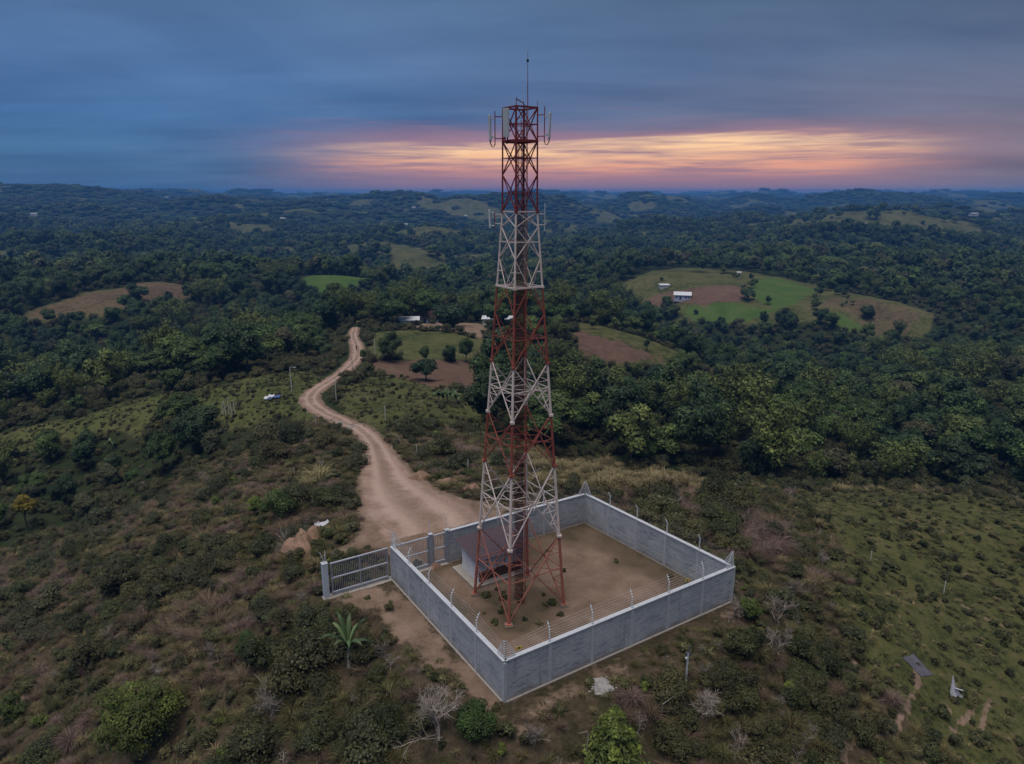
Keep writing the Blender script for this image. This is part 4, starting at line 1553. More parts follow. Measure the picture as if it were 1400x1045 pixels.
def leaves_on(P, Nn, size, jit=0.6, asp=0.55, fold=0.25):
    """rhombic leaf sprays at points P facing Nn; returns verts, quads"""
    n = len(P)
    N_ = Nn + jit * unit(n)
    N_ /= np.linalg.norm(N_, axis=1)[:, None]
    a = unit(n)
    T = np.cross(N_, a)
    T /= np.linalg.norm(T, axis=1)[:, None]
    B = np.cross(N_, T)
    s = size * RG.uniform(0.6, 1.4, n)[:, None]
    V = np.empty((n, 4, 3))
    V[:, 0] = P - T * s
    V[:, 1] = P + B * s * asp - N_ * s * fold
    V[:, 2] = P + T * s
    V[:, 3] = P - B * s * asp - N_ * s * fold
    F = np.arange(n * 4).reshape(n, 4)
    return V.reshape(-1, 3), F


def crown_mesh(name, mat, R_, Hc, zc, nl, n, size, core=0.74, flat=1.0, lob=(0.32, 0.55), droop=0.0):
    """a crown of nl lobes carrying n leaf sprays"""
    C, Rl = [], []
    for k in range(nl):
        v = unit(1)[0]
        q = RG.uniform(0.25, 0.78)
        C.append([v[0] * R_ * q, v[1] * R_ * q, zc + v[2] * Hc * 0.5 * q])
        Rl.append(R_ * RG.uniform(*lob))
    C.append([0, 0, zc - Hc * .08])
    Rl.append(R_ * 0.52)
    C, Rl = np.array(C), np.array(Rl)
    pr = Rl ** 2 / (Rl ** 2).sum()
    li = RG.choice(len(C), int(n * 1.9), p=pr)
    d = unit(len(li))
    d[:, 2] = np.where(d[:, 2] < -0.35, -d[:, 2], d[:, 2])
    P = C[li] + d * Rl[li][:, None] * RG.uniform(0.84, 1.10, len(li))[:, None] * np.array([1, 1, flat])
    keep = np.ones(len(P), bool)
    for k in range(len(C)):
        q = (P - C[k]) / np.array([1, 1, flat])
        keep &= (np.linalg.norm(q, axis=1) > Rl[k] * 0.80) | (li == k)
    P, d, li = P[keep][:n], d[keep][:n], li[keep][:n]
    dd = d.copy()
    dd[:, 2] += 0.35 - droop
    V, F = leaves_on(P, dd, size)
    hv = (P[:, 2] - (zc - Hc / 2)) / Hc
    lobv = RG.uniform(-0.22, 0.22, len(C))
    var = np.clip(0.45 + 0.0 * hv + lobv[li] + RG.uniform(-0.22, 0.22, len(P)), 0, 1)
    VV, FF, vv = [V], [F], [var]
    o = len(V)
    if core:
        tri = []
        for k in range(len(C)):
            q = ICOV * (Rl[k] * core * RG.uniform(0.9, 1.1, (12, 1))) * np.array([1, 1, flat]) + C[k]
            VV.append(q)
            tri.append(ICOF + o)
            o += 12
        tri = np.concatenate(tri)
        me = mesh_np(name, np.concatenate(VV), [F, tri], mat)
        set_var(me, np.concatenate([var, np.full(len(tri), 0.12)]))  # inner core coloured darker than the leaves, painting shade inside the crown
    else:
        me = mesh_np(name, V, [F], mat)
        set_var(me, var)
    return me, C, Rl


def stems_np(paths, r0, r1, n=3):
    """tapered tubes along (m,3) paths"""
    VV, FF = [], []
    o = 0
    for p, a, b in zip(paths, r0, r1):
        m = len(p)
        d = np.gradient(p, axis=0)
        d /= np.linalg.norm(d, axis=1)[:, None] + 1e-9
        up = np.array([0.31, 0.17, 0.93]) if abs(d[0, 2]) < 0.9 else np.array([1.0, 0.1, 0])
        s = np.cross(d, up)
        s /= np.linalg.norm(s, axis=1)[:, None] + 1e-9
        u = np.cross(d, s)
        rr = np.linspace(a, b, m)[:, None]
        ring = []
        for i in range(n):
            t = 2 * math.pi * i / n
            ring.append(p + (s * math.cos(t) + u * math.sin(t)) * rr)
        VV.append(np.stack(ring, 1).reshape(-1, 3))
        k = (np.arange(m - 1)[:, None] * n + np.arange(n)[None]).ravel()
        k2 = (np.arange(m - 1)[:, None] * n + (np.arange(n)[None] + 1) % n).ravel()
        FF.append(np.column_stack([k, k2, k2 + n, k + n]) + o)
        o += m * n
    return np.concatenate(VV), np.concatenate(FF)


def trunk_mesh(name, C, Rl, h0, r, mat, limbs=5, sides=6, lean=0.3):
    paths, a, b = [], [], []
    top = np.array([RG.uniform(-lean, lean), RG.uniform(-lean, lean), h0])
    paths.append(np.array([[0, 0, -0.6], [0, 0, 0.2], top * 0.5 + [RG.uniform(-.2, .2), 0, 0], top]))
    a.append(r)
    b.append(r * .62)
    for k in RG.choice(len(C), min(limbs, len(C)), replace=False):
        e = C[k]
        m = (top + e) / 2 + np.array([0, 0, -0.15 * np.linalg.norm(e - top)])
        paths.append(np.array([top * .92, m, e]))
        a.append(r * .5)
        b.append(r * .12)
    V, F = stems_np(paths, a, b, sides)
    me = mesh_np(name, V, [F], mat, smooth=True)
    set_var(me, np.full(len(F), 0.5))
    return me


def join_np(name, meshes, mats):
    """one mesh out of several, each keeping its material (for instanced stuff)"""
    VV, G3, G4, m3, m4, v3, v4 = [], [], [], [], [], [], []
    o = 0
    for me, mi in meshes:
        n = len(me.vertices)
        co = np.empty(n * 3, np.float32)
        me.vertices.foreach_get('co', co)
        VV.append(co.reshape(-1, 3))
        tot = np.empty(len(me.polygons), np.int32)
        st = np.empty(len(me.polygons), np.int32)
        me.polygons.foreach_get('loop_total', tot)
        me.polygons.foreach_get('loop_start', st)
        lv = np.empty(len(me.loops), np.int32)
        me.loops.foreach_get('vertex_index', lv)
        var = np.empty(len(me.polygons), np.float32)
        me.attributes['var'].data.foreach_get('value', var)
        for sz, Gx, mx, vx in ((3, G3, m3, v3), (4, G4, m4, v4)):
            k = np.nonzero(tot == sz)[0]
            if len(k):
                Gx.append(lv[st[k][:, None] + np.arange(sz)[None]] + o)
                mx.append(np.full(len(k), mi, np.int32))
                vx.append(var[k])
        o += n
    groups, mi, va = [], [], []
    for Gx, mx, vx in ((G3, m3, v3), (G4, m4, v4)):
        if Gx:
            groups.append(np.concatenate(Gx))
            mi.append(np.concatenate(mx))
            va.append(np.concatenate(vx))
    me = mesh_np(name, np.concatenate(VV), groups)
    for m in mats:
        me.materials.append(m)
    me.polygons.foreach_set('material_index', np.concatenate(mi))
    set_var(me, np.concatenate(va))
    return me


# ---------------------------------------------------------------- plant kinds
def blades(n, h, spread, w, curve, seg=3, hvar=0.5):
    """arched strips growing from one foot"""
    VV, FF = [], []
    az = RG.uniform(0, 2 * math.pi, n)
    hh = h * RG.uniform(1 - hvar, 1, n)
    out = spread * RG.uniform(0.2, 1, n)
    s = np.linspace(0, 1, seg + 1)
    o = 0
    r0 = RG.uniform(0, spread * 0.35, n)
    for i in range(n):
        r = r0[i] + out[i] * s ** 1.6
        z = hh[i] * (s - curve * s ** 3)
        a = az[i] + RG.uniform(-.3, .3) * s
        c = np.column_stack([r * np.cos(a), r * np.sin(a), z - 0.05])
        tang = np.array([-math.sin(az[i]), math.cos(az[i]), RG.uniform(-.4, .4)])
        ww = w * RG.uniform(.6, 1.3) * (1 - 0.85 * s)[:, None]
        VV.append(np.stack([c - tang * ww, c + tang * ww], 1).reshape(-1, 3))
        k = np.arange(seg) * 2
        FF.append(np.column_stack([k, k + 1, k + 3, k + 2]) + o)
        o += (seg + 1) * 2
    return np.concatenate(VV), np.concatenate(FF)


def blade_mesh(name, mat, n, h, spread, w, curve, seg=3):
    V, F = blades(n, h, spread, w, curve, seg)
    me = mesh_np(name, V, [F], mat)
    set_var(me, np.repeat(RG.uniform(0.1, 1, n), seg))
    return me


def bare_mesh(name, mat, h, spread, depth=4, kids=4, r=0.05, first=7, sides=3):
    paths, a, b = [], [], []

    def grow(p, d, L, r, lev):
        m = p + d * L * .5 + RG.normal(size=3) * L * .05
        e = p + d * L + RG.normal(size=3) * L * .10
        paths.append(np.array([p, m, e]))
        a.append(r)
        b.append(r * .55)
        if lev >= depth:
            return
        for k in range(kids if lev else first):
            nd = d + RG.normal(size=3) * (spread if lev else spread * 1.1)
            nd[2] += 0.12
            nd /= np.linalg.norm(nd)
            f = RG.uniform(.35, 1.0) if lev else RG.uniform(.1, 1)
            q = p + (e - p) * f
            grow(q, nd, L * RG.uniform(.5, .8), r * .52, lev + 1)
    grow(np.array([0, 0, -0.1]), np.array([0.05, 0, 1.0]), h * 0.34, r, 0)
    V, F = stems_np(paths, a, b, sides)
    me = mesh_np(name, V, [F], mat)
    set_var(me, np.repeat(RG.uniform(.2, 1, len(paths)), 2 * sides))
    return me


def bush_mesh(name, mat, R_, Hc, n, size, lobes=6, core=0.6):
    me, C, Rl = crown_mesh(name, mat, R_, Hc, Hc * 0.42, lobes, n, size, core=core, lob=(0.24, 0.50))
    return me


def banana_parts(nleaf=9, h=2.4, L=2.0, w=0.28):
    tr, fr = stems_np([np.array([[0, 0, -.2], [0.02, 0.02, h * .5], [0, 0.05, h]])], [0.14], [0.08], 7)
    t_me = mesh_np('pseudostem', tr, [fr], L_PALEBARK, smooth=True)
    set_var(t_me, np.full(len(fr), 0.5))
    leaves = []
    for i in range(nleaf):
        az = 2 * math.pi * i / nleaf + RG.uniform(-.3, .3)
        up = RG.uniform(0.75, 1.45)
        s = np.linspace(0, 1, 7)
        LL = L * RG.uniform(.75, 1.15)
        r = LL * (s * (1 - .35 * up))
        z = h * .92 + LL * (up * s * 1.05 - 0.75 * s ** 2.3)
        c = np.column_stack([r * math.cos(az), r * math.sin(az), z])
        tg = np.array([-math.sin(az), math.cos(az), 0])
        ww = w * np.array([.12, .75, 1, 1, .9, .65, .05])
        dz = np.array([0, 0, -.10])
        Lf = c - tg * ww[:, None] + dz
        Rt = c + tg * ww[:, None] + dz
        V = np.stack([Lf, c, Rt], 1).reshape(-1, 3)
        k = np.arange(6) * 3
        F = np.concatenate([np.column_stack([k, k + 1, k + 4, k + 3]), np.column_stack([k + 1, k + 2, k + 5, k + 4])])
        me = mesh_np('leaf', V, [F], L_BANANA)
        set_var(me, np.full(len(F), RG.uniform(.2, .9)))
        leaves.append(me)
    return t_me, leaves


def palm_mesh():
    h = 6.5
    tr, fr = stems_np([np.array([[0, 0, -.3], [0.15, 0, h * .5], [0.1, 0.1, h]])], [0.2], [0.14], 7)
    t_me = mesh_np('trunk', tr, [fr], L_BARK, smooth=True)
    set_var(t_me, np.full(len(fr), 0.5))
    VV, FF, vv = [], [], []
    o = 0
    for i in range(18):
        az = 2 * math.pi * i / 18 + RG.uniform(-.2, .2)
        up = RG.uniform(0.0, 1.1)
        LL = RG.uniform(2.6, 3.4)
        s = np.linspace(0.05, 1, 16)
        c = np.column_stack([.1 + LL * s * (1 - .3 * up) * math.cos(az), .1 + LL * s * (1 - .3 * up) * math.sin(az), h + LL * (up * s - (0.55 + .35 * up) * s ** 2)])
        tg = np.array([-math.sin(az), math.cos(az), 0])
        for sd in (-1, 1):
            for k in range(15):
                wl = 0.75 * math.sin(math.pi * min(1, s[k] * .9 + .08)) + .1
                b0, b1 = c[k], c[k + 1]
                tip = (b0 + b1) / 2 + tg * sd * wl + np.array([0, 0, -.35 * wl])
                VV += [b0, b1, tip]
                FF.append((o, o + 1, o + 2))
                vv.append(RG.uniform(.2, .9))
                o += 3
    c_me = mesh_np('fronds', np.array(VV), [np.array(FF)], L_MID)
    set_var(c_me, vv)
    return t_me, c_me


def bamboo_meshes(n=50, h=11.5, size=0.32, per=46):
    paths, P, Nn, lob = [], [], [], []
    for i in range(n):
        az = RG.uniform(0, 2 * math.pi)
        out = RG.uniform(0.5, 4.6)
        hh = h * RG.uniform(.6, 1.0)
        s = np.linspace(0, 1, 6)
        c = np.column_stack([(RG.uniform(0, .7) + out * s ** 2.2) * math.cos(az), (RG.uniform(0, .7) + out * s ** 2.2) * math.sin(az), hh * (s * 1.22 - .22 * s ** 3 - .10 * s ** 5)])
        paths.append(c)
        t_ = RG.uniform(.36, 1.0, per)
        q = np.stack([np.interp(t_, s, c[:, j]) for j in range(3)], 1)
        rad = 0.75 * np.sin(math.pi * np.clip((t_ - .3) / .74, 0, 1))[:, None] + .12
        off = unit(per) * rad
        P.append(q + off)
        nn = off / (np.linalg.norm(off, axis=1)[:, None] + 1e-6)
        nn[:, 2] += .6
        Nn.append(nn)
        lob.append(np.full(per, RG.uniform(-.2, .2)))
    P, Nn, lob = np.concatenate(P), np.concatenate(Nn), np.concatenate(lob)
    V, F = leaves_on(P, Nn, size, 0.5, 0.42, 0.3)
    crown = mesh_np('crown', V, [F], L_BAMBOO)
    set_var(crown, np.clip(.5 + lob + RG.uniform(-.22, .22, len(P)), 0, 1))
    V, F = stems_np(paths, [0.07] * n, [0.02] * n, 4)
    tr = mesh_np('culms', V, [F], L_BARK)
    set_var(tr, np.full(len(F), .5))
    return tr, crown


# prototypes: (trunk mesh, crown mesh, base crown radius)
TREES = {}


def tree_kind(key, mat, R_, Hc, zc, nl, n, size, trunk_r, h0, bark=L_BARK, flat=1.0, lob=(0.32, 0.55), limbs=5, core=.74):
    c, C, Rl = crown_mesh('crown', mat, R_, Hc, zc, nl, n, size, flat=flat, lob=lob, core=core)
    t = trunk_mesh('trunk', C, Rl, h0, trunk_r, bark, limbs)
    TREES.setdefault(key, []).append((t, c, R_))


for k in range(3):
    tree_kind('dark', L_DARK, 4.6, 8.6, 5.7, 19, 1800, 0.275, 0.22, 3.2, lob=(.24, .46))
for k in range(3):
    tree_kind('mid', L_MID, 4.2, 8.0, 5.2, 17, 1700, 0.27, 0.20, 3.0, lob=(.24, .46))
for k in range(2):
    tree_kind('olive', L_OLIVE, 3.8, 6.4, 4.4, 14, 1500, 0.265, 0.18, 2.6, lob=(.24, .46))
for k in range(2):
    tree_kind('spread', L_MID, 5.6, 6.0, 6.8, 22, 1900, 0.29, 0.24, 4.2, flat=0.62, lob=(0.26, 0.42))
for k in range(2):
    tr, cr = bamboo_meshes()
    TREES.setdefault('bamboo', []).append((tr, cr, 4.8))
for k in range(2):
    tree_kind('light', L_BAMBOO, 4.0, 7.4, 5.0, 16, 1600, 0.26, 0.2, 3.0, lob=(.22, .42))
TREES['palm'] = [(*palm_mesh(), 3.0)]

# lighter versions for the woods far off
FAR_PROTO = []
for mat in (L_DARK, L_DARK, L_MID, L_MID, L_OLIVE, L_BAMBOO, L_DARK):
    c, C, Rl = crown_mesh('far_tree', mat, 4.6, 7.2, 5.6, 11, 480, 0.52, core=.78, lob=(.26, .50))
    FAR_PROTO.append(c)
MASS_PROTO = []
for mat in (L_DARK, L_MID, L_DARK, L_OLIVE):
    c, C, Rl = crown_mesh('far_wood', mat, 9.5, 7.5, 4.2, 22, 700, 1.0, core=.85, lob=(.2, .34), flat=.8)
    MASS_PROTO.append(c)

BUSH = {
    'bush': [bush_mesh('green_bush', L_BUSH, 0.95, 1.25, 820, 0.068, 11) for k in range(4)],
    'olive': [bush_mesh('olive_bush', L_OLIVE, 0.85, 1.05, 760, 0.062, 10) for k in range(2)],
    'fresh': [bush_mesh('fresh_bush', L_BRIGHT, 0.75, 1.2, 620, 0.075, 9, 0.5) for k in range(2)],
    'thick': [bush_mesh('broad_bush', L_BUSH, 1.55, 1.8, 1600, 0.072, 20) for k in range(3)] + [bush_mesh('broad_bush', L_OLIVE, 1.5, 1.6, 1500, 0.07, 18)],
    'weed': [blade_mesh('weed_clump', L_WEED, 240, 1.05, 0.95, 0.017, 0.45) for k in range(4)],
    'dry': [blade_mesh('dry_bush', L_DRY, 260, 1.25, 1.05, 0.014, 0.42) for k in range(3)],
    'purple': [blade_mesh('purple_dry_bush', L_PURPLE, 300, 1.15, 1.1, 0.016, 0.55) for k in range(3)],
    'straw': [blade_mesh('straw_tussock', L_STRAW, 150, 1.35, 0.7, 0.020, 0.5) for k in range(3)],
    'bare': [bare_mesh('bare_bush', L_BARE, 1.9, 0.55, 3, 4, 0.035, 9) for k in range(3)],
}
TUFT = [blade_mesh('grass_tuft', L_GRASS, 60, 0.42, 0.42, 0.022, 0.55, 2) for k in range(4)] + [blade_mesh('grass_tuft', L_STRAW, 45, 0.42, 0.38, 0.018, 0.5, 2)] + \
       [bush_mesh('herb', L_BUSH, 0.42, 0.45, 150, 0.075, 5, .6) for k in range(2)]


# ---------------------------------------------------------------- masses: one object, many points, instances by geometry nodes
def gn_mass(name, label, cat, protos, pts, rot, scl, idx):
    """label goes on the mass; each point carries one plant"""
    pc = bpy.data.collections.new(name + '_kinds')
    for i, me in enumerate(protos):
        o = bpy.data.objects.new('%s_kind_%02d' % (name, i), me)
        pc.objects.link(o)
    me = bpy.data.meshes.new(name)
    me.vertices.add(len(pts))
    me.vertices.foreach_set('co', np.asarray(pts, np.float32).ravel())
    a = me.attributes.new('rot', 'FLOAT_VECTOR', 'POINT')
    a.data.foreach_set('vector', np.asarray(rot, np.float32).ravel())
    a = me.attributes.new('scl', 'FLOAT_VECTOR', 'POINT')
    a.data.foreach_set('vector', np.asarray(scl, np.float32).ravel())
    a = me.attributes.new('idx', 'INT', 'POINT')
    a.data.foreach_set('value', np.asarray(idx, np.int32))
    ob = link(name, me)
    g = bpy.data.node_groups.new(name + '_scatter', 'GeometryNodeTree')
    g.interface.new_socket('Geometry', in_out='INPUT', socket_type='NodeSocketGeometry')
    g.interface.new_socket('Geometry', in_out='OUTPUT', socket_type='NodeSocketGeometry')
    n = g.nodes
    gi, go = n.new('NodeGroupInput'), n.new('NodeGroupOutput')
    ip = n.new('GeometryNodeInstanceOnPoints')
    ci = n.new('GeometryNodeCollectionInfo')
    ci.inputs['Collection'].default_value = pc
    ci.inputs['Separate Children'].default_value = True
    ci.inputs['Reset Children'].default_value = True
    ip.inputs['Pick Instance'].default_value = True

    def na(nm, ty):
        q = n.new('GeometryNodeInputNamedAttribute')
        q.data_type = ty
        q.inputs['Name'].default_value = nm
        return q.outputs['Attribute']
    L = g.links
    L.new(gi.outputs[0], ip.inputs['Points'])
    L.new(ci.outputs[0], ip.inputs['Instance'])
    L.new(na('idx', 'INT'), ip.inputs['Instance Index'])
    er = n.new('FunctionNodeEulerToRotation')
    L.new(na('rot', 'FLOAT_VECTOR'), er.inputs[0])
    L.new(er.outputs[0], ip.inputs['Rotation'])
    L.new(na('scl', 'FLOAT_VECTOR'), ip.inputs['Scale'])
    L.new(ip.outputs[0], go.inputs[0])
    m = ob.modifiers.new('scatter', 'NODES')
    m.node_group = g
    return tag(ob, label, cat, kind='stuff')


def jitter_grid(x0, x1, y0, y1, sp, jit=0.9):
    gx, gy = np.meshgrid(np.arange(x0, x1, sp), np.arange(y0, y1, sp))
    gx = gx.ravel() + RG.uniform(-.5, .5, gx.size) * sp * jit
    gy = gy.ravel() + RG.uniform(-.5, .5, gy.size) * sp * jit
    return gx, gy


def in_view(x, y, z, mx=60, my=90):
    dz = z - CAM_H
    dep = y * CP - dz * SP
    px = 700 + FPX * x / np.maximum(dep, .1)
    py = 522.5 - FPX * (y * SP + dz * CP) / np.maximum(dep, .1)
    return (dep > 3) & (px > -mx) & (px < 1400 + mx) & (py < 1045 + my), px, py, dep


HAND_CLEAR = []      # (x, y, radius) kept free of scattered plants


def clear_of(x, y, extra=0.0):
    ok = np.ones(len(x), bool)
    for a, b, r in HAND_CLEAR:
        ok &= np.hypot(x - a, y - b) > r + extra
    return ok


def ground_ok(x, y):
    """not on walls, gates or the road"""
    sd = np.abs(poly_sd(x, y, POLY['yard']))
    gd, _ = seg_dist(x, y, _GATE_END, CD)
    return (sd > 0.55) & (gd > 0.5)

# ---------------------------------------------------------------- plants set out one by one where the photograph shows them
def place_tree(name, label, proto, p, s, rz, group=None, sz=None, cat='tree', parts=('trunk', 'crown')):
    t = thing(name, label, cat, p, rz, group)
    t.scale = (s, s, sz or s)
    link(parts[0], proto[0], t)
    link(parts[1], proto[1], t)
    return t


def hand_tree(px, py, kind, mat, R_, Hc, zc, nl, n, size, label, name, bark=L_BARK, tr=0.16, h0=None, dmax=200, clear=1.0, **kw):
    p = G(px, py, dmax)
    c, C, Rl = crown_mesh('crown', mat, R_, Hc, zc, nl, n, size, **kw)
    t = trunk_mesh('trunk', C, Rl, h0 or zc * .55, tr, bark, 7)
    o = thing(name, label, 'tree' if kind == 'tree' else 'shrub', p)
    link('trunk', t, o)
    link('crown', c, o)
    HAND_CLEAR.append((p[0], p[1], R_ * clear))
    return o


hand_tree(200, 1030, 'tree', L_BRIGHT, 4.1, 5.8, 2.9, 34, 8000, 0.085, 'large yellow-green leafy tree with pale thin stems on the scrub slope', 'leafy_tree', L_PALEBARK, 0.10, dmax=70, lob=(.14, .30), core=.5)
hand_tree(15, 985, 'tree', L_BRIGHT, 1.5, 2.2, 1.1, 12, 1900, 0.08, 'small yellow-green tree beside the large yellow-green leafy tree', 'leafy_tree', L_PALEBARK, 0.06, dmax=70, core=.5)
hand_tree(650, 1000, 'bush', L_FRESH, 1.25, 1.8, 0.85, 15, 2600, 0.068, 'round bright green bush between bare bushes and the wall corner', 'round_bush', L_BARK, 0.05, dmax=60, clear=.8)
hand_tree(338, 893, 'bush', L_FRESH, 0.95, 1.5, 0.7, 12, 1800, 0.07, 'small bright green bush on the brown scrub slope', 'round_bush', L_BARK, 0.05, dmax=80, clear=.8)
hand_tree(350, 705, 'bush', L_BRIGHT, 0.9, 2.2, 1.3, 10, 1200, 0.09, 'slim light green sapling among brown scrub beside tall grass', 'sapling', L_BARK, 0.05, dmax=110, clear=.8)
hand_tree(1025, 848, 'bush', L_BRIGHT, 0.95, 1.5, 1.1, 9, 1200, 0.085, 'light green sapling by the wall corner under the brush heap', 'sapling', L_PALEBARK, 0.05, dmax=70, clear=.8, core=.45)
hand_tree(1078, 948, 'bush', L_BRIGHT, 0.6, 0.9, .6, 6, 420, 0.11, 'tiny light green sapling in dark scrub below the wall corner', 'sapling', L_PALEBARK, 0.03, dmax=70, clear=.8, core=.4)
hand_tree(385, 705, 'bush', L_MID, 2.1, 2.6, 1.2, 18, 3000, 0.085, 'broad mid green bush in front of the straw reeds', 'broad_bush', L_BARK, 0.08, dmax=110, clear=.8)
hand_tree(38, 725, 'tree', L_YELLOW, 1.9, 2.8, 4.6, 10, 1200, 0.16, 'yellow flowering tree in the dark wooded gully', 'flowering_tree', L_BARK, 0.16, dmax=170, clear=.5)
hand_tree(613, 447, 'tree', L_DARK, 6.2, 6.8, 4.4, 16, 1700, 0.42, 'broad dark round tree shading the farm yard', 'broad_tree', L_BARK, 0.3, dmax=330, clear=.9)
hand_tree(582, 521, 'tree', L_DARK, 3.0, 3.6, 2.9, 10, 1200, 0.24, 'dark round tree standing alone on the ploughed field', 'broad_tree', L_BARK, 0.2, dmax=250, clear=.8)
hand_tree(1018, 410, 'tree', L_DARK, 4.6, 5.6, 4.2, 10, 700, 0.5, 'round dark tree on the red soil beside the bright green crop', 'broad_tree', L_BARK, 0.3, dmax=800, clear=.8)
hand_tree(1187, 436, 'tree', L_DARK, 5.4, 5.6, 4.2, 10, 700, 0.55, 'dark tree standing alone on the dry slope beyond the crops', 'broad_tree', L_BARK, 0.3, dmax=800, clear=.8)
hand_tree(884, 480, 'tree', L_DARK, 1.3, 4.0, 2.9, 6, 500, 0.3, 'slim dark tree alone on the bare slope field', 'slim_tree', L_BARK, 0.2, dmax=400, clear=.9)
hand_tree(188, 412, 'tree', L_DARK, 5.5, 8.0, 5.0, 10, 700, 0.55, 'dark tree in the fold of the brown hill', 'broad_tree', L_BARK, 0.3, dmax=800, clear=.8)
hand_tree(275, 600, 'tree', L_DARK, 4.6, 5.0, 3.6, 14, 2200, 0.24, 'dark spreading tree at the head of the wooded gully', 'broad_tree', L_BARK, 0.2, dmax=170, clear=.6)


# a young tree like a cone of drooping leaf sprays
def cone_tree(px, py, h, r, label):
    p = G(px, py, 60)
    n = 3600
    s = RG.uniform(0.08, 1.0, n) ** .85
    az = (np.floor(RG.uniform(0, 9, n)) * 2 * math.pi / 9) + s * 5 + RG.normal(size=n) * .28
    rad = r * (1 - s) ** .75 * RG.uniform(.35, 1.05, n) * (1 + .28 * np.sin(s * 26 + az * 1.5)) + .06
    P = np.column_stack([rad * np.cos(az), rad * np.sin(az), h * s * .97 + .15 - rad * .12])
    Nn = np.column_stack([np.cos(az) * .6, np.sin(az) * .6, np.full(n, .8)])
    V, F = leaves_on(P, Nn, 0.15, .5, .45, .3)
    c = mesh_np('crown', V, [F], L_BRIGHT)
    set_var(c, np.clip(.45 + .25 * np.sin(az * 4.5) + RG.uniform(-.2, .2, n), 0, 1))
    v, f = stems_np([np.array([[0, 0, -.3], [0.03, 0, h * .5], [0, 0, h]])], [.06], [.015], 6)
    t = mesh_np('trunk', v, [f], L_BARK)
    set_var(t, np.full(len(f), .5))
    o = thing('young_tree', label, 'tree', p)
    link('trunk', t, o)
    link('crown', c, o)
    HAND_CLEAR.append((p[0], p[1], r * .9))


cone_tree(838, 1052, 4.3, 2.0, 'bright green cone shaped young tree below the white rubble heap')

# bare bushes and dead branches that stand out
for (px, py, h, sp, first, label) in (
        (600, 1010, 3.6, .62, 13, 'big grey bare bush with fanned twigs beside the round green bush'),
        (372, 985, 3.0, .58, 12, 'grey bare bush with fine twigs on the scrub slope below the banana plant'),
        (400, 925, 2.6, .6, 11, 'grey bare bush with upswept twigs uphill of another grey bush'),
        (965, 975, 2.5, .75, 12, 'low sprawling bare bush with long pale twigs near the leaning posts'),
        (1060, 850, 2.9, .42, 8, 'pale forked dead tree near the wall corner under the brush heap'),
        (1005, 845, 2.0, .6, 11, 'brown bare bush against the foot of the wall corner'),
        (1085, 815, 2.2, .5, 10, 'grey bare bush beside the pale forked dead tree'),
        (1120, 775, 1.9, .5, 9, 'grey dead stems standing on the crest path beyond the brush heap'),
        (290, 900, 2.0, .55, 10, 'grey bare bush on the brown scrub slope uphill of the leafy tree'),
        (215, 925, 1.8, .6, 9, 'small grey bare bush just above the large yellow-green leafy tree'),
        (730, 1020, 1.9, .5, 10, 'dry bare bush below the wall corner, next to the cone shaped tree'),
        (195, 672, 2.6, .4, 6, 'bare dead tree at the edge of the wooded gully'),
        (210, 905, 1.5, .5, 8, 'small bare bush with pale broken top on the brown slope')):
    p = G(px, py, 160)
    me = bare_mesh('bare_bush', L_BARE, h, sp, 4, 4, 0.06, first)
    o = link('bare_bush', me, None, p, RG.uniform(0, 6))
    bs = 1.75 if h > 3.2 else 1.45
    o.scale = (bs, bs, bs * .85)
    tag(o, label, 'bare bush')
    HAND_CLEAR.append((p[0], p[1], h * .30))

# banana plants
def banana(px, py, label, s=1.0, dmax=100, group=None, **kw):
    p = G(px, py, dmax)
    tr, lv = banana_parts(**kw)
    o = thing('banana_plant', label, 'banana plant', p, RG.uniform(0, 6), group)
    o.scale = (s, s, s)
    link('pseudostem', tr, o)
    for m in lv:
        link('leaf', m, o)
    HAND_CLEAR.append((p[0], p[1], .8 * s))
    return o


banana(478, 910, 'banana plant with pale tall stem and spread leaves below the slatted gate', 1.35, nleaf=13, h=1.25, L=2.0, w=.12)
for i in range(16):
    banana(376 + i * 5.3 + random.uniform(-4, 4), 449 - random.uniform(0, 7), 'banana plant in the blue-green grove beside the road bend', random.uniform(1.2, 1.6), 320, 'banana grove by the road', nleaf=9, h=2.6, L=2.6, w=.36)
for i in range(5):
    banana(600 + i * 6.0, 556 - random.uniform(0, 5), 'banana plant in the small clump below the ploughed field', random.uniform(.8, 1.05), 220, 'banana clump on the field edge', nleaf=8, h=1.6, L=2.1, w=.3)
banana(153, 615, 'single banana plant on the rim of the wooded gully', .8, 200, nleaf=9, h=1.6, L=2.2, w=.3)

# tall pale reed clump beside the road
for i, (px, py, s) in enumerate(((425, 672, 1.0), (437, 664, 1.25), (415, 690, .9))):
    p = G(px, py, 120)
    me = blade_mesh('reed_clump', L_REED, 170, 3.4, 1.7, 0.03, 0.45, 4)
    o = link('reed_clump', me, None, p)
    o.scale = (s, s, s)
    tag(o, 'tall clump of pale straw reeds beside the earth mound', 'reed clump', 'straw reeds by the road')
    HAND_CLEAR.append((p[0], p[1], .8))
p = G(414, 700, 120)

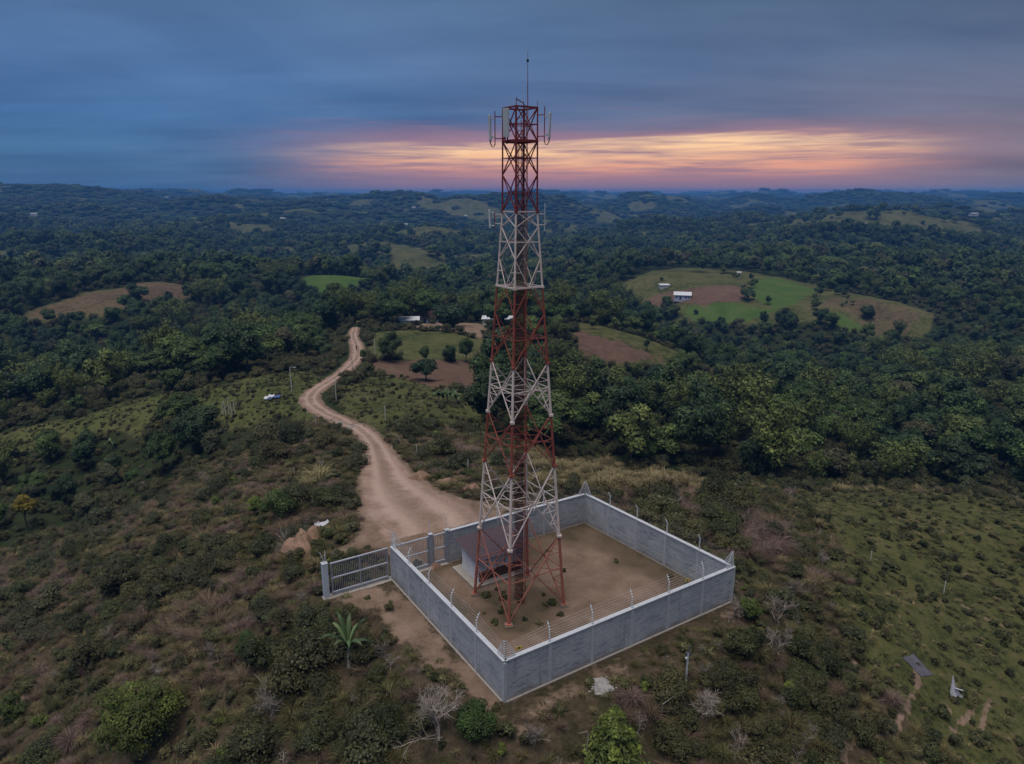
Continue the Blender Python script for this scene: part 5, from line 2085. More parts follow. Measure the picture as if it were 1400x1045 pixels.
# ---------------------------------------------------------------- small built things
def earth_mound(px, py, sx, sy, sz, label, mat, name='earth_mound', cat='mound', rough=.22, seed=1, n=22, rz=0.0, sink=.25, dmax=200):
    p = G(px, py, dmax)
    n = max(n, 40)
    us, vs = np.linspace(0, 2 * math.pi, n, endpoint=False), np.linspace(0, 1, 14)
    V = []
    for v in vs:
        for u in us:
            r = v
            k = 1 + rough * 1.6 * float(perlin(math.cos(u) * 1.7 + seed, math.sin(u) * 1.7 + v, seed))
            x, y = sx * r * k * math.cos(u), sy * r * k * math.sin(u)
            h = sz * (1 - r ** 2) * (1 + rough * 2.2 * float(perlin(x * 1.9 / sx + seed * 3, y * 1.9 / sy, seed + 4)))
            c, s = math.cos(rz), math.sin(rz)
            h += .16 * min(1, sz) * float(perlin(x * 2.6 + seed, y * 2.6, 7)) + .08 * min(1, sz) * float(perlin(x * 6 + seed, y * 6, 9))
            V.append((x * c - y * s, x * s + y * c, h - sink * (r ** 3)))
    V = np.array(V)
    i = (np.arange(13)[:, None] * n + np.arange(n)[None]).ravel()
    j = (np.arange(13)[:, None] * n + (np.arange(n)[None] + 1) % n).ravel()
    F = np.column_stack([i, i + n, j + n, j])
    me = mesh_np(name, V, [F], mat, smooth=True)
    o = link(name, me, None, p)
    HAND_CLEAR.append((p[0], p[1], min(sx, sy) * .8))
    return tag(o, label, cat)


M_EARTH = mat_plain('raw_earth', (0.26, 0.165, 0.115), 0.95, var=0.35, scale=0.9, bump=1.0, dirt=((0.14, .09, .06), .6), world=True, spec=.05)
M_RUBBLE = mat_plain('pale_rubble', (0.31, 0.29, 0.28), 0.95, var=0.35, scale=2.2, bump=1.0, dirt=((0.24, .2, .17), .7), world=True, spec=.05)
M_SHEET = mat_plain('white_sheet', (0.56, 0.56, 0.60), 0.5, var=0.15, scale=2)
M_GREY = mat_plain('grey_sheet', (0.10, 0.095, 0.11), 0.6, var=0.2, scale=2)
M_BLUE = mat_plain('blue_tarp', (0.07, 0.11, 0.26), 0.5, var=0.15, scale=2)
M_TILE = mat_plain('brown_roof', (0.16, 0.085, 0.065), 0.8, var=0.2, scale=1.2)
M_ROOFW = mat_plain('pale_roof', (0.60, 0.60, 0.62), 0.5, var=0.12, scale=.8)
M_WALLW = mat_plain('white_wall', (0.62, 0.61, 0.60), 0.8, var=0.1, scale=.8)
M_ROOFF = mat_plain('weathered_roof', (0.36, 0.34, 0.33), 0.6, var=0.2, scale=.5)
M_WALLF = mat_plain('weathered_wall', (0.48, 0.46, 0.44), 0.8, var=0.2, scale=.5)
M_WALLB = mat_plain('bluish_wall', (0.46, 0.48, 0.60), 0.8, var=0.1, scale=.8)
M_DARKW = mat_plain('dark_opening', (0.02, 0.02, 0.025), 0.4, var=0.1)

earth_mound(412, 752, 1.5, 2.9, 1.35, 'tall raw orange earth mound beside the free gate end', M_EARTH, rz=.5, seed=2, dmax=90, rough=.3, n=40)
earth_mound(430, 732, 1.0, 1.5, .8, 'low earth bank behind the tall orange earth mound', M_EARTH, rz=.3, seed=5, dmax=90)
earth_mound(448, 680, 1.0, .9, .6, 'small earth heap between straw reeds and road', M_EARTH, seed=12, dmax=90)
earth_mound(575, 655, 1.5, .9, .8, 'rounded earth spoil heap on the far edge of the turning area', M_EARTH, seed=7, rz=.2, dmax=110)
earth_mound(612, 662, 1.6, .9, .7, 'flat earth spoil heap next to green bushes on the turning area', M_EARTH, seed=8, rz=-.2, dmax=110)
earth_mound(645, 672, 1.3, .7, .8, 'earth spoil heap closest to the tower behind the back wall', M_EARTH, seed=15, rz=-.2, dmax=110)
earth_mound(1052, 730, 1.5, .9, .7, 'pinkish earth heap in the dry brush behind the wall', M_EARTH, seed=11, dmax=110)
earth_mound(595, 775, .75, .6, .35, 'small heap of sand beside the shed slab', M_EARTH, seed=13, dmax=90)


def rubble():
    p = G(822, 938, 60)
    t = thing('rubble_heap', 'flat heap of white rubble on bare soil below the long wall', 'rubble', p)
    n = 18
    V = [(0, 0, .10)]
    for ring, hh in ((.45, .09), (.8, .05), (1.0, -.06)):
        for k in range(n):
            a = 2 * math.pi * k / n
            q = ring * (1 + .45 * float(perlin(math.cos(a) * 1.6 + 3, math.sin(a) * 1.6, 17)))
            X, Y = .8 * q * math.cos(a), .75 * q * math.sin(a)
            V.append((X, Y, H1(p[0] + X, p[1] + Y) - p[2] + hh + .05 * float(perlin(X * 3, Y * 3, 5))))
    F3 = np.array([(0, 1 + k, 1 + (k + 1) % n) for k in range(n)])
    F4 = np.array([(1 + r * n + k, 1 + (r + 1) * n + k, 1 + (r + 1) * n + (k + 1) % n, 1 + r * n + (k + 1) % n) for r in range(2) for k in range(n)])
    link('dust_bed', mesh_np('dust_bed', np.array(V), [F3, F4], M_RUBBLE, smooth=True), t)
    st = [mesh_np('stone', ICOV * RG.uniform(.6, 1.2, (12, 1)) * np.array([.10, .08, .045]), [ICOF], M_RUBBLE) for k in range(4)]
    for k in range(46):
        a, q = RG.uniform(0, 6.28), RG.uniform(0, 1.25) ** .8
        X, Y = .85 * q * math.cos(a), .8 * q * math.sin(a)
        o = link('stone', st[k % 4], t, (X, Y, H1(p[0] + X, p[1] + Y) - p[2] + (.09 if q < .8 else .02)), RG.uniform(0, 6))
        s = RG.uniform(.5, 1.5)
        o.scale = (s, s, s)
    HAND_CLEAR.append((p[0], p[1], .9))


rubble()


def crumpled(px, py, sx, sy, mat, label, name, cat, rz=0.0, hgt=.15, seed=1, dmax=200, lift=.03):
    p = G(px, py, dmax)
    n = 9
    V = []
    c, s = math.cos(rz), math.sin(rz)
    for i in range(n):
        for j in range(n):
            u, v = i / (n - 1) * 2 - 1, j / (n - 1) * 2 - 1
            k = 1 + .25 * float(perlin(u * 1.4 + seed, v * 1.4, seed))
            x, y = sx * u * k / 2, sy * v * k / 2
            X, Y = x * c - y * s, x * s + y * c
            z = H1(p[0] + X, p[1] + Y) - p[2] + lift + hgt * abs(float(perlin(u * 2.3 + 5, v * 2.3 + seed, seed + 2)))
            V.append((X, Y, z))
    V = np.array(V)
    V2 = V - [0, 0, .025]
    i = (np.arange(n - 1)[:, None] * n + np.arange(n - 1)[None]).ravel()
    F = np.column_stack([i, i + n, i + n + 1, i + 1])
    me = mesh_np(name, np.concatenate([V, V2]), [np.concatenate([F, F[:, ::-1] + n * n])], mat, smooth=True)
    o = link(name, me, None, p)
    HAND_CLEAR.append((p[0], p[1], max(sx, sy) * .45))
    return tag(o, label, cat)


crumpled(440, 718, 1.5, .9, M_SHEET, 'crumpled white plastic sheet behind the orange earth mound', 'plastic_sheet', 'sheet', seed=3, hgt=.5, dmax=90)
crumpled(376, 546, 2.4, 1.3, M_BLUE, 'blue tarpaulin on the bare patch below the street lamp', 'tarpaulin', 'tarpaulin', seed=4, hgt=.8, lift=.25)
crumpled(369, 545.5, 2.2, 1.4, M_SHEET, 'white sheet lying next to the blue tarpaulin', 'plastic_sheet', 'sheet', seed=6, hgt=.6, lift=.25)
crumpled(1255, 912, 1.5, 1.6, M_GREY, 'grey plastic sheet at the head of the eroded gully', 'plastic_sheet', 'sheet', rz=.6, seed=8, hgt=.15)
crumpled(512, 798, 1.6, 1.0, M_SLAB, 'broken concrete apron at the foot of the wall end by the gate', 'concrete_apron', 'concrete', rz=.5, seed=12, hgt=.06, lift=.04, dmax=90)


def post(px, py, h, r, label, mat=M_POLE, name='fence_post', cat='post', lean=(0, 0), group=None, dmax=400):
    p = G(px, py, dmax)
    o = MB().tube([(0, 0, -.5), (lean[0] * .5, lean[1] * .5, h * .5), (lean[0], lean[1], h)], r, 7, r * .75).build(name, mat)
    o.location = p
    return tag(o, label, cat, group)


def street_lamp(px, py, h, label, dmax=300):
    p = G(px, py, dmax)
    t = thing('street_lamp', label, 'lamp', p)
    MB().tube([(0, 0, -.5), (0, 0, h)], .11, 8, .07).build('pole', M_POLE, t)
    MB().tube([(0, 0, h - .15), (.35, -.1, h + .1), (.9, -.25, h + .12)], .04, 6).build('arm', M_GALV, t)
    MB().box((1.05, -.3, h + .1), (.5, .2, .1), -.27).build('lamp_head', M_POLE, t)
    return t


street_lamp(399, 536, 5.2, 'pole with street lamp arm on the grassy spur above the blue tarpaulin')
post(460, 551, 4.6, .07, 'slim pale pole on the inside of the road bend', name='utility_pole', cat='pole')
post(513, 487, 5.0, .10, 'pale utility pole beside the farm field', name='utility_pole', cat='pole')
post(482, 507, 3.6, .08, 'weathered pole at the road edge by the ploughed field', M_WOOD, name='utility_pole', cat='pole')
post(442, 500, 2.5, .10, 'bare weathered trunk post uphill of the street lamp', M_WOOD, name='tree_stub', cat='stub', dmax=330)
post(527, 573, 2.4, .08, 'pale post in the green field inside the road bend')
post(432, 583, 1.4, .07, 'short pale post in the brown scrub beside the road')
post(570, 623, 1.5, .07, 'short pale post between field fence and spoil heaps')
post(640, 645, 1.5, .07, 'short pale post behind the spoil heaps')
post(1290, 812, 1.5, .06, 'pale post with dark shaft on the far pasture track', M_POLE)
post(1190, 768, 1.2, .06, 'short pale stake on the pasture crest beyond the dead stems')
post(1147, 785, 1.4, .06, 'leaning grey stake among the dead stems on the crest', M_WOOD, lean=(.3, .1))
post(1115, 812, 1.5, .05, 'thin leaning stake downhill of the dead stems', M_WOOD, lean=(-.2, .2))
post(1027, 735, 3.0, .05, 'long thin leaning pole in the dry brush behind the wall', M_WOOD, lean=(.5, .3), name='leaning_pole', cat='pole')
for k in range(5):
    post(305 + k * 4.2, 567 + (k % 2) * 2, 2.6 + .5 * (k % 3), .09, 'upright pale stake in the little row on the grassy spur', group='stake row on the spur', lean=(random.uniform(-.2, .2), 0))
for k in range(7):
    f = k / 6
    post(498 + 47 * f + (6 * math.sin(f * 3)), 585 + 24 * f, 1.2, .07, 'grey post of the field fence along the road', M_WOOD, group='field fence posts by the road')
for k in range(12):
    post(610 + k * 5, 490 - k * .35, 1.5, .08, 'pale post of the fence between farm field and ploughed field', group='farm field fence posts')


# the short concrete marker and broken posts in the scrub
def marker_post():
    p = G(938, 930, 60)
    t = thing('marker_post', 'upright grey steel post with fittings below the long wall', 'post', p)
    MB().tube([(0, 0, -.5), (0, 0, 2.1)], .07, 8).build('shaft', M_GALV, t)
    MB().box((0, 0, 2.0), (.36, .10, .28)).build('junction_box', M_GREY, t)
    MB().tube([(0, 0, 2.1), (.05, 0, 2.6)], .045, 6).build('spigot', M_GREY, t)
    MB().box((-.12, -.09, 1.75), (.10, .10, .12)).build('insulator', M_INSUL, t)


marker_post()


M_DRIFT = mat_plain('bleached_wood', (0.26, 0.235, 0.21), .9, var=.25, scale=3, world=True)


def broken_post(px, py, h, top, label):
    p = G(px, py, 70)
    t = thing('broken_post', label, 'post', p, random.uniform(0, 1))
    MB().tube([(0, 0, -.3), (.1, .1, h)], .035, 6, .02).build('shaft', M_DRIFT, t)
    MB().bar((.1, .1, h), (.1 + top[0], .1 + top[1], h + top[2]), .045, .04, w2=.02).build('fallen_arm', M_DRIFT, t)


broken_post(903, 985, 1.1, (.75, .2, .4), 'pale broken post with bent top in the scrub below the marker post')
broken_post(803, 1020, .9, (-.6, .2, .1), 'pale broken post with crossbar beside the cone shaped tree')
broken_post(800, 1042, .9, (.15, .2, .9), 'split pale stake at the foot of the cone shaped tree')


# white cloth caught on a stake, right of the gully
def cloth_stake():
    p = G(1300, 953, 80)
    t = thing('cloth_on_stake', 'white torn cloth draped over a stake on the eroded slope', 'cloth', p)
    MB().tube([(0, 0, -.3), (-.05, .1, 1.9)], .035, 6).build('stake', M_POLE, t)
    n, m = 9, 6
    V = []
    for i in range(n):
        s = i / (n - 1)
        for j in range(m):
            u = j / (m - 1) * 2 - 1
            wdt = .06 + .40 * s ** 1.4
            V.append((-.05 + u * wdt + .45 * s ** 2.2, .1 - .25 * s - .12 * math.sin(u * 5 + s * 4) * s, 1.75 * (1 - s) ** 1.15 + .12 + .08 * math.cos(u * 7) * s))
    V = np.array(V)
    i = (np.arange(n - 1)[:, None] * m + np.arange(m - 1)[None]).ravel()
    F = np.column_stack([i, i + m, i + m + 1, i + 1])
    me = mesh_np('cloth', np.concatenate([V, V + [0.0, .02, .0]]), [np.concatenate([F, F[:, ::-1] + n * m])], M_SHEET, smooth=True)
    link('cloth', me, t)
    MB().bar((.15, -.1, .9), (.75, -.2, .75), .10, .05).build('torn_strip', M_SHEET, t)
    HAND_CLEAR.append((p[0], p[1], .9))


cloth_stake()


# ---------------------------------------------------------------- farm buildings
def house(px, py, L, Wd, hw, hr, ang, roofm, wallm, label, dmax=13000, windows=True, name='farm_house', cat='house', lift=0.0, gable=True):
    p = G(px, py, dmax)
    z = min(H1(p[0] + a, p[1] + b) for a in (-Wd / 2, Wd / 2) for b in (-Wd / 2, Wd / 2))
    t = thing(name, label, cat, (p[0], p[1], max(z, p[2] - .5) + lift), ang)
    MB().box((0, 0, hw / 2 - .6), (L, Wd, hw + 1.2)).build('wall', wallm, t)
    ov = .5
    if gable:
        b = MB()
        V = [(-L / 2 - ov, -Wd / 2 - ov, hw - .1), (L / 2 + ov, -Wd / 2 - ov, hw - .1), (L / 2 + ov, 0, hw + hr), (-L / 2 - ov, 0, hw + hr), (-L / 2 - ov, Wd / 2 + ov, hw - .1), (L / 2 + ov, Wd / 2 + ov, hw - .1)]
        V += [(v[0], v[1], v[2] - .14) for v in V]
        b.quadpoly(V, [(0, 1, 2, 3), (3, 2, 5, 4), (6, 9, 8, 7), (9, 10, 11, 8), (0, 6, 7, 1), (4, 5, 11, 10), (0, 3, 9, 6), (3, 4, 10, 9), (1, 7, 8, 2), (2, 8, 11, 5)])
        b.build('roof', roofm, t)
    else:
        b = MB()
        V = [(-L / 2 - ov, -Wd / 2 - ov, hw + .05), (L / 2 + ov, -Wd / 2 - ov, hw + .05), (L / 2 + ov, Wd / 2 + ov, hw + hr), (-L / 2 - ov, Wd / 2 + ov, hw + hr)]
        V += [(v[0], v[1], v[2] - .14) for v in V]
        b.quadpoly(V, [(0, 1, 2, 3), (7, 6, 5, 4), (0, 4, 5, 1), (1, 5, 6, 2), (2, 6, 7, 3), (3, 7, 4, 0)])
        b.build('roof', roofm, t)
    if windows:
        MB().box((-L * .12, -Wd / 2 - .01, 1.0), (1.0, .08, 2.0)).build('door', M_DARKW, t)
        for x in (-.36, .2, .38):
            MB().box((x * L, -Wd / 2 - .01, 1.5), (1.0, .08, .9)).build('window', M_DARKW, t)
    return t


house(583, 440, 9, 6, 2.7, 1.8, .25, M_TILE, M_WALLB, 'bluish farm house with brown roof under the broad dark tree', 330)
house(560, 444, 6.5, 4.5, 2.2, .6, .1, M_ROOFW, M_WALLW, 'small open shed with pale roof beside the farm yard', 330, False, 'farm_shed', 'shed', gable=False)
house(681, 444, 11, 4, 2.6, .5, -.05, M_ROOFW, M_WALLW, 'long low barn with white sheet roof behind the tower', 330, True, 'farm_barn', 'barn', gable=False)
house(933, 408, 10, 7, 3.0, 1.6, -.25, M_ROOFW, M_WALLB, 'white roofed house on the red soil of the farm hill', 700)
house(908, 393, 6, 4, 2.2, .5, .1, M_ROOFW, M_WALLW, 'small pale shed in grass uphill of the white roofed house', 800, False, 'farm_shed', 'shed', gable=False)
for (px, py, L, lab) in ((48, 298, 22, 'white far house on the dark slope beneath the flat topped mountain'), (388, 304, 24, 'large white far house in the wooded lowland beyond the green hill'),
                         (526, 312, 26, 'pale far building beside another in the wooded lowland'), (553, 312, 24, 'long pale far building next to a similar one in the lowland'),
                         (637, 300, 12, 'bright white far house on the wooded hillside'), (566, 288, 16, 'pale far building near the top of the wooded hill'), (453, 313, 8, 'tiny white far house in dark lowland woods'),
                         (400, 314, 8, 'tiny white far house below the large white one'), (1178, 314, 20, 'long pale roof on the far pasture hill'), (863, 326, 8, 'tiny pale hut on a far wooded rise'),
                         (1330, 298, 30, 'pale far building beyond the pasture hill'), (1010, 380, 3.5, 'tiny white hut beside the bright green crop'), (228, 273, 22, 'pale far house on the blue ridge')):
    L *= .62
    house(px, py, L, L * .55, 4.2 if L > 6 else 2.6, 1.8 if L > 6 else 1, RG.uniform(-.5, .5), M_ROOFF, M_WALLF, lab, 13000, False, 'far_house', 'house', lift=5.0 if L > 6 else 1.0)
post(938, 362, 7, .35, 'white mast on the crest of the farm hill', M_INSUL, 'white_mast', 'mast', dmax=900)


# a person walking up the road
def person():
    p = G(487.5, 480, 300)
    J = {0: (0, 0, .95), 1: (0, 0, 1.15), 2: (0, .02, 1.40), 3: (0, .02, 1.52), 4: (0, .04, 1.68), 5: (.10, 0, .90), 6: (.11, .14, .50), 7: (.11, .10, .06), 8: (.11, .26, .03),
         9: (-.10, 0, .90), 10: (-.11, -.12, .50), 11: (-.11, -.32, .10), 12: (-.11, -.20, .04), 13: (.20, .02, 1.40), 14: (.25, -.10, 1.13), 15: (.24, .02, .90),
         16: (-.20, .02, 1.40), 17: (-.25, .12, 1.13), 18: (-.22, .28, .96)}
    E_ = [(0, 1), (1, 2), (2, 3), (3, 4), (0, 5), (5, 6), (6, 7), (7, 8), (0, 9), (9, 10), (10, 11), (11, 12), (2, 13), (13, 14), (14, 15), (2, 16), (16, 17), (17, 18)]
    Rr = {0: .15, 1: .14, 2: .14, 3: .06, 4: .105, 5: .10, 6: .065, 7: .045, 8: .04, 9: .10, 10: .065, 11: .045, 12: .04, 13: .06, 14: .045, 15: .035, 16: .06, 17: .045, 18: .035}
    me = bpy.data.meshes.new('person')
    me.from_pydata([J[k] for k in sorted(J)], E_, [])
    o = link('person', me, None, p, .1)
    m = o.modifiers.new('skin', 'SKIN')
    for k in Rr:
        me.skin_vertices[0].data[k].radius = (Rr[k], Rr[k])
    me.skin_vertices[0].data[0].use_root = True
    o.modifiers.new('sub', 'SUBSURF').render_levels = 1
    me.materials.append(mat_plain('dark_clothes', (0.06, 0.035, 0.03), .9, var=.3, scale=2.0))
    tag(o, 'person in dark clothes walking up the dirt road', 'person')


person()
# boulders strewn along the road edge
_bv = ICOV
for k in range(16):
    px, py = 458 + k * 2.3 + random.uniform(-3, 3), 575 + k * .75 + random.uniform(-4, 4)
    p = G(px, py, 160)
    V = ICOV * RG.uniform(.7, 1.2, (12, 1)) * np.array([.55, .5, .42])
    me = mesh_np('boulder', V, [ICOF], M_RUBBLE if k % 3 else M_EARTH, smooth=False)
    o = link('boulder', me, None, p)
    s = random.uniform(.5, 1.1)
    o.scale = (s, s, s)
    tag(o, 'pale boulder strewn along the road edge at the narrow stretch', 'boulder', 'boulders along the road')

# ---------------------------------------------------------------- woods
_marks = [((443, 800), 'the free gate end'), ((416, 752), 'the tall earth mound'), ((478, 908), 'the banana plant'), ((205, 1012), 'the large yellow-green tree'), ((650, 1000), 'the round green bush'),
          ((840, 1030), 'the cone shaped tree'), ((822, 938), 'the white rubble heap'), ((938, 930), 'the marker post'), ((1300, 953), 'the white cloth'), ((1255, 912), 'the grey plastic sheet'),
          ((688, 970), 'the footpath wall corner'), ((1003, 835), 'the brush-side wall corner'), ((1060, 850), 'the forked dead tree'), ((975, 715), 'the brush heap'), ((430, 670), 'the straw reeds'),
          ((600, 660), 'the spoil heaps'), ((38, 725), 'the yellow flowering tree'), ((338, 893), 'the small bright bush'), ((372, 985), 'the grey bare bush'), ((600, 1010), 'the big fanned bare bush'),
          ((290, 900), 'the slope bare bush'), ((195, 672), 'the dead gully tree'), ((1120, 775), 'the dead stems on the crest'), ((903, 985), 'the broken post'), ((805, 668), 'the far wall corner'),
          ((399, 536), 'the street lamp'), ((376, 546), 'the blue tarpaulin'), ((583, 440), 'the farm house'), ((420, 446), 'the banana grove'), ((582, 521), 'the ploughed field'), ((275, 600), 'the gully head tree'),
          ((860, 480), 'the bare slope field'), ((1000, 430), 'the farm hill'), ((1210, 465), 'the dry slope'), ((150, 420), 'the brown hill'), ((450, 390), 'the bright green hill'), ((1290, 812), 'the pasture track'),
          ((1300, 672), 'the pasture'), ((485, 470), 'the road'), ((520, 620), 'the road'), ((15, 985), 'the small yellow tree'), ((350, 705), 'the sapling')]
MARKS = [(G(a, b, 900)[:2], w) for (a, b), w in _marks]


def nearest_mark(x, y):
    return min(MARKS, key=lambda m: (m[0][0] - x) ** 2 + (m[0][1] - y) ** 2)[1]


def split_largest(px_size, n):
    k = np.argsort(-px_size)
    m = np.zeros(len(px_size), bool)
    m[k[:n]] = True
    return m


def near_woods():
    x, y = jitter_grid(-330, 330, 70, 640, 7.6)
    d = np.hypot(x, y)
    keep = d < 520
    x, y = x[keep], y[keep]
    c = cover(x, y)
    fc = pmask(x, y, 'farm_clear', 5)
    gaps = fbm(x / 17, y / 17, 2, 67)
    ok = (gaps > -.42) & (fc < .5) & (c['forest'] > 0.55) & (c['road'] > np.where(y > 165, 7.0, 4.0)) & clear_of(x, y, 2.0)
    # single trees and hedges in the open land
    hedge = (c['grass'] > .5) & (c['soil'] < .3) & (c['road'] > 16) & (np.hypot(x, y) > 150) & (RG.uniform(size=len(x)) < np.where(pmask(x, y, 'brown_hill', 5) > .5, .008, .03)) & (fc < .5) & (c['lush'] < .4) & clear_of(x, y, 2)
    sm = hedge & ~ok
    hx, hy = [], []
    for line, step in (([(1062, 379), (1130, 393), (1200, 407), (1290, 428)], 9), ([(1125, 396), (1112, 418), (1125, 440)], 6), ([(1028, 384), (1030, 408), (1062, 424)], 8), ([(880, 418), (930, 432), (1000, 446)], 8),
                       ([(1140, 402), (1165, 412), (1150, 424)], 5), ([(780, 440), (860, 455), (950, 478)], 8), ([(985, 374), (1012, 384)], 6), ([(505, 494), (580, 496), (665, 496)], 7)):
        Q = np.array([G(a, b, 800)[:2] for a, b in line])
        for a, b in zip(Q[:-1], Q[1:]):
            m_ = max(2, int(np.linalg.norm(b - a) / step))
            for f in np.linspace(0, 1, m_, endpoint=False):
                if RG.uniform() < .8:
                    q = a + (b - a) * f + RG.normal(size=2) * 1.6
                    hx.append(q[0])
                    hy.append(q[1])
    hx, hy = np.array(hx), np.array(hy)
    x, y = np.concatenate([x[ok], x[sm], hx]), np.concatenate([y[ok], y[sm], hy])
    small = np.concatenate([np.zeros(ok.sum(), bool), np.ones(sm.sum() + len(hx), bool)])
    z = H(x, y)
    vis, px, py, dep = in_view(x, y, z + 6, 150, 90)
    x, y, z, px, py, dep, small = (a[vis] for a in (x, y, z, px, py, dep, small))
    n = len(x)
    nz = fbm(x / 45, y / 45, 2, 61)
    u = RG.uniform(size=n)
    kind = np.where(u < .40, 0, np.where(u < .66, 1, np.where(u < .80, 2, 3)))
    stand = (x > 12) & (x < 95) & (y > 95) & (y < 240)
    kind[((nz > .22) | (stand & (nz > -.12))) & (u > .25) & ~small] = 4            # bamboo stands
    kind[(u > .975) & (px < 330) & (py > 400)] = 5
    kind[(u > .30) & (u < .37) & (kind == 0)] = 6
    keys = ['dark', 'mid', 'olive', 'spread', 'bamboo', 'palm', 'light']
    s = (.62 + .85 * RG.uniform(size=n) ** 1.5) * np.where(small, .5, 1.0)
    s *= np.where(kind == 4, .95, 1.0) * np.where(dep < 150, .92, 1.0)
    # gully trees are lower
    s *= np.where((px < 330) & (dep < 165), .58, 1.0)
    s *= np.where((x > 50) & (x < 330) & (y > 300) & (y < 455), .76, 1.0) * np.where((x > -270) & (x < -110) & (y > 225) & (y < 345), .72, 1.0) * np.where((x > 15) & (x < 80) & (y > 190) & (y < 248), .66, 1.0)
    tall = RG.uniform(.8, 1.3, n)
    rz = RG.uniform(0, 2 * math.pi, n)
    size = s / dep * ((px > -15) & (px < 1415))
    one = split_largest(size, 285)
    LAB = {'dark': ('dark green broadleaf tree', 'broadleaf_tree'), 'mid': ('mid green round crowned tree', 'broadleaf_tree'), 'olive': ('olive brown crowned tree', 'olive_tree'),
           'spread': ('flat topped green tree', 'spreading_tree'), 'bamboo': ('feathery yellow-green bamboo clump', 'bamboo_clump'), 'palm': ('palm with drooping fronds', 'palm_tree'), 'light': ('pale yellow-green tree', 'pale_tree')}
    for i in np.nonzero(one)[0]:
        k = keys[kind[i]]
        pr = TREES[k][int(u[i] * 997) % len(TREES[k])]
        if small[i]:
            where = 'standing in the open fields'
        elif px[i] < 480:
            where = 'in the wooded gully beside the scrub slope' if dep[i] < 170 else 'in the woods behind the grassy spur'
        elif px[i] < 680:
            where = 'in the woods round the farm yard'
        elif py[i] < 470:
            where = 'in the woods below the farm hill'
        elif px[i] < 960:
            where = 'in the valley wood behind the tower'
        else:
            where = 'in the valley wood beyond the pasture slope'
        size_w = 'tall ' if s[i] > 1.0 else 'low ' if s[i] < .72 else ''
        where = where.replace('standing in the', 'in')
        place_tree(LAB[k][1], size_w + LAB[k][0] + ' ' + where.replace('in the woods', 'in woods').replace('in the valley wood', 'in valley wood').split(' behind')[0].split(' beyond')[0].split(' beside')[0].split(' below')[0].split(' round')[0] + ', near ' + nearest_mark(x[i], y[i]), pr, (x[i], y[i], z[i] - .15), s[i], rz[i], 'trees near ' + nearest_mark(x[i], y[i]), s[i] * tall[i], 'bamboo' if k == 'bamboo' else 'palm' if k == 'palm' else 'tree')
    # the rest: one mass
    rest = np.nonzero(~one)[0]
    protos, base = [], {}
    for k in keys:
        base[k] = len(protos)
        for (t, c_, r_) in TREES[k]:
            protos.append(join_np('wood_tree', [(t, 0), (c_, 1)], [t.materials[0], c_.materials[0]]))
    idx = np.array([base[keys[kind[i]]] + int(u[i] * 997) % len(TREES[keys[kind[i]]]) for i in rest])
    gn_mass('woodland', 'mixed dark green wood filling the valleys round the hilltop', 'wood', protos, np.column_stack([x, y, z - .15])[rest],
            np.column_stack([np.zeros(len(rest)), np.zeros(len(rest)), rz[rest]]), np.column_stack([s, s, s * tall])[rest], idx)


near_woods()


def far_woods():
    P, S, I = [], [], []
    x, y = jitter_grid(-1250, 1250, 300, 1700, 11.0)
    d = np.hypot(x, y)
    m = (d >= 515) & (d < 1600) & (np.abs(np.arctan2(x, y)) < R(39.5))
    x, y, d = x[m], y[m], d[m]
    c = cover(x, y)
    u = RG.uniform(size=len(x))
    ok = ((c['forest'] > .5) & (u < .92)) | ((c['grass'] > .5) & (c['lush'] < .3) & (c['field'] < .7) & (u < .07))
    x, y, d = x[ok], y[ok], d[ok]
    z = H(x, y)
    n = len(x)
    s = .8 + 1.1 * RG.uniform(size=n) ** 1.6
    P.append(np.column_stack([x, y, z - 1.0]))
    S.append(np.column_stack([s, s, s * RG.uniform(.8, 1.25, n)]))
    I.append(RG.randint(0, len(FAR_PROTO), n))
    # beyond: clumps
    for d0, d1, sp, sc in ((1560, 3600, 24.0, 1.7), (3500, 9500, 62.0, 4.6)):
        x, y = jitter_grid(-d1 * .66, d1 * .66, d0 * .7, d1, sp)
        d = np.hypot(x, y)
        m = (d >= d0) & (d < d1) & (np.abs(np.arctan2(x, y)) < R(39.5))
        x, y = x[m], y[m]
        c = cover(x, y)
        u = RG.uniform(size=len(x))
        ok = (c['forest'] > .5) | ((c['grass'] > .5) & (u < .06))
        x, y = x[ok], y[ok]
        z = H(x, y)
        n = len(x)
        s = sc * RG.uniform(.7, 1.25, n)
        P.append(np.column_stack([x, y, z - s * .9]))
        S.append(np.column_stack([s, s, s * RG.uniform(.55, 1.05, n) * (.8 if sc < 3 else .42)]))
        I.append(len(FAR_PROTO) + RG.randint(0, len(MASS_PROTO), n))
    P, S, I = np.concatenate(P), np.concatenate(S), np.concatenate(I)
    rot = np.column_stack([np.zeros(len(P)), np.zeros(len(P)), RG.uniform(0, 6.283, len(P))])
    print('far wood points', len(P))
    gn_mass('distant_woodland', 'distant wooded hills fading into blue haze', 'wood', FAR_PROTO + MASS_PROTO, P, rot, S, I)


far_woods()


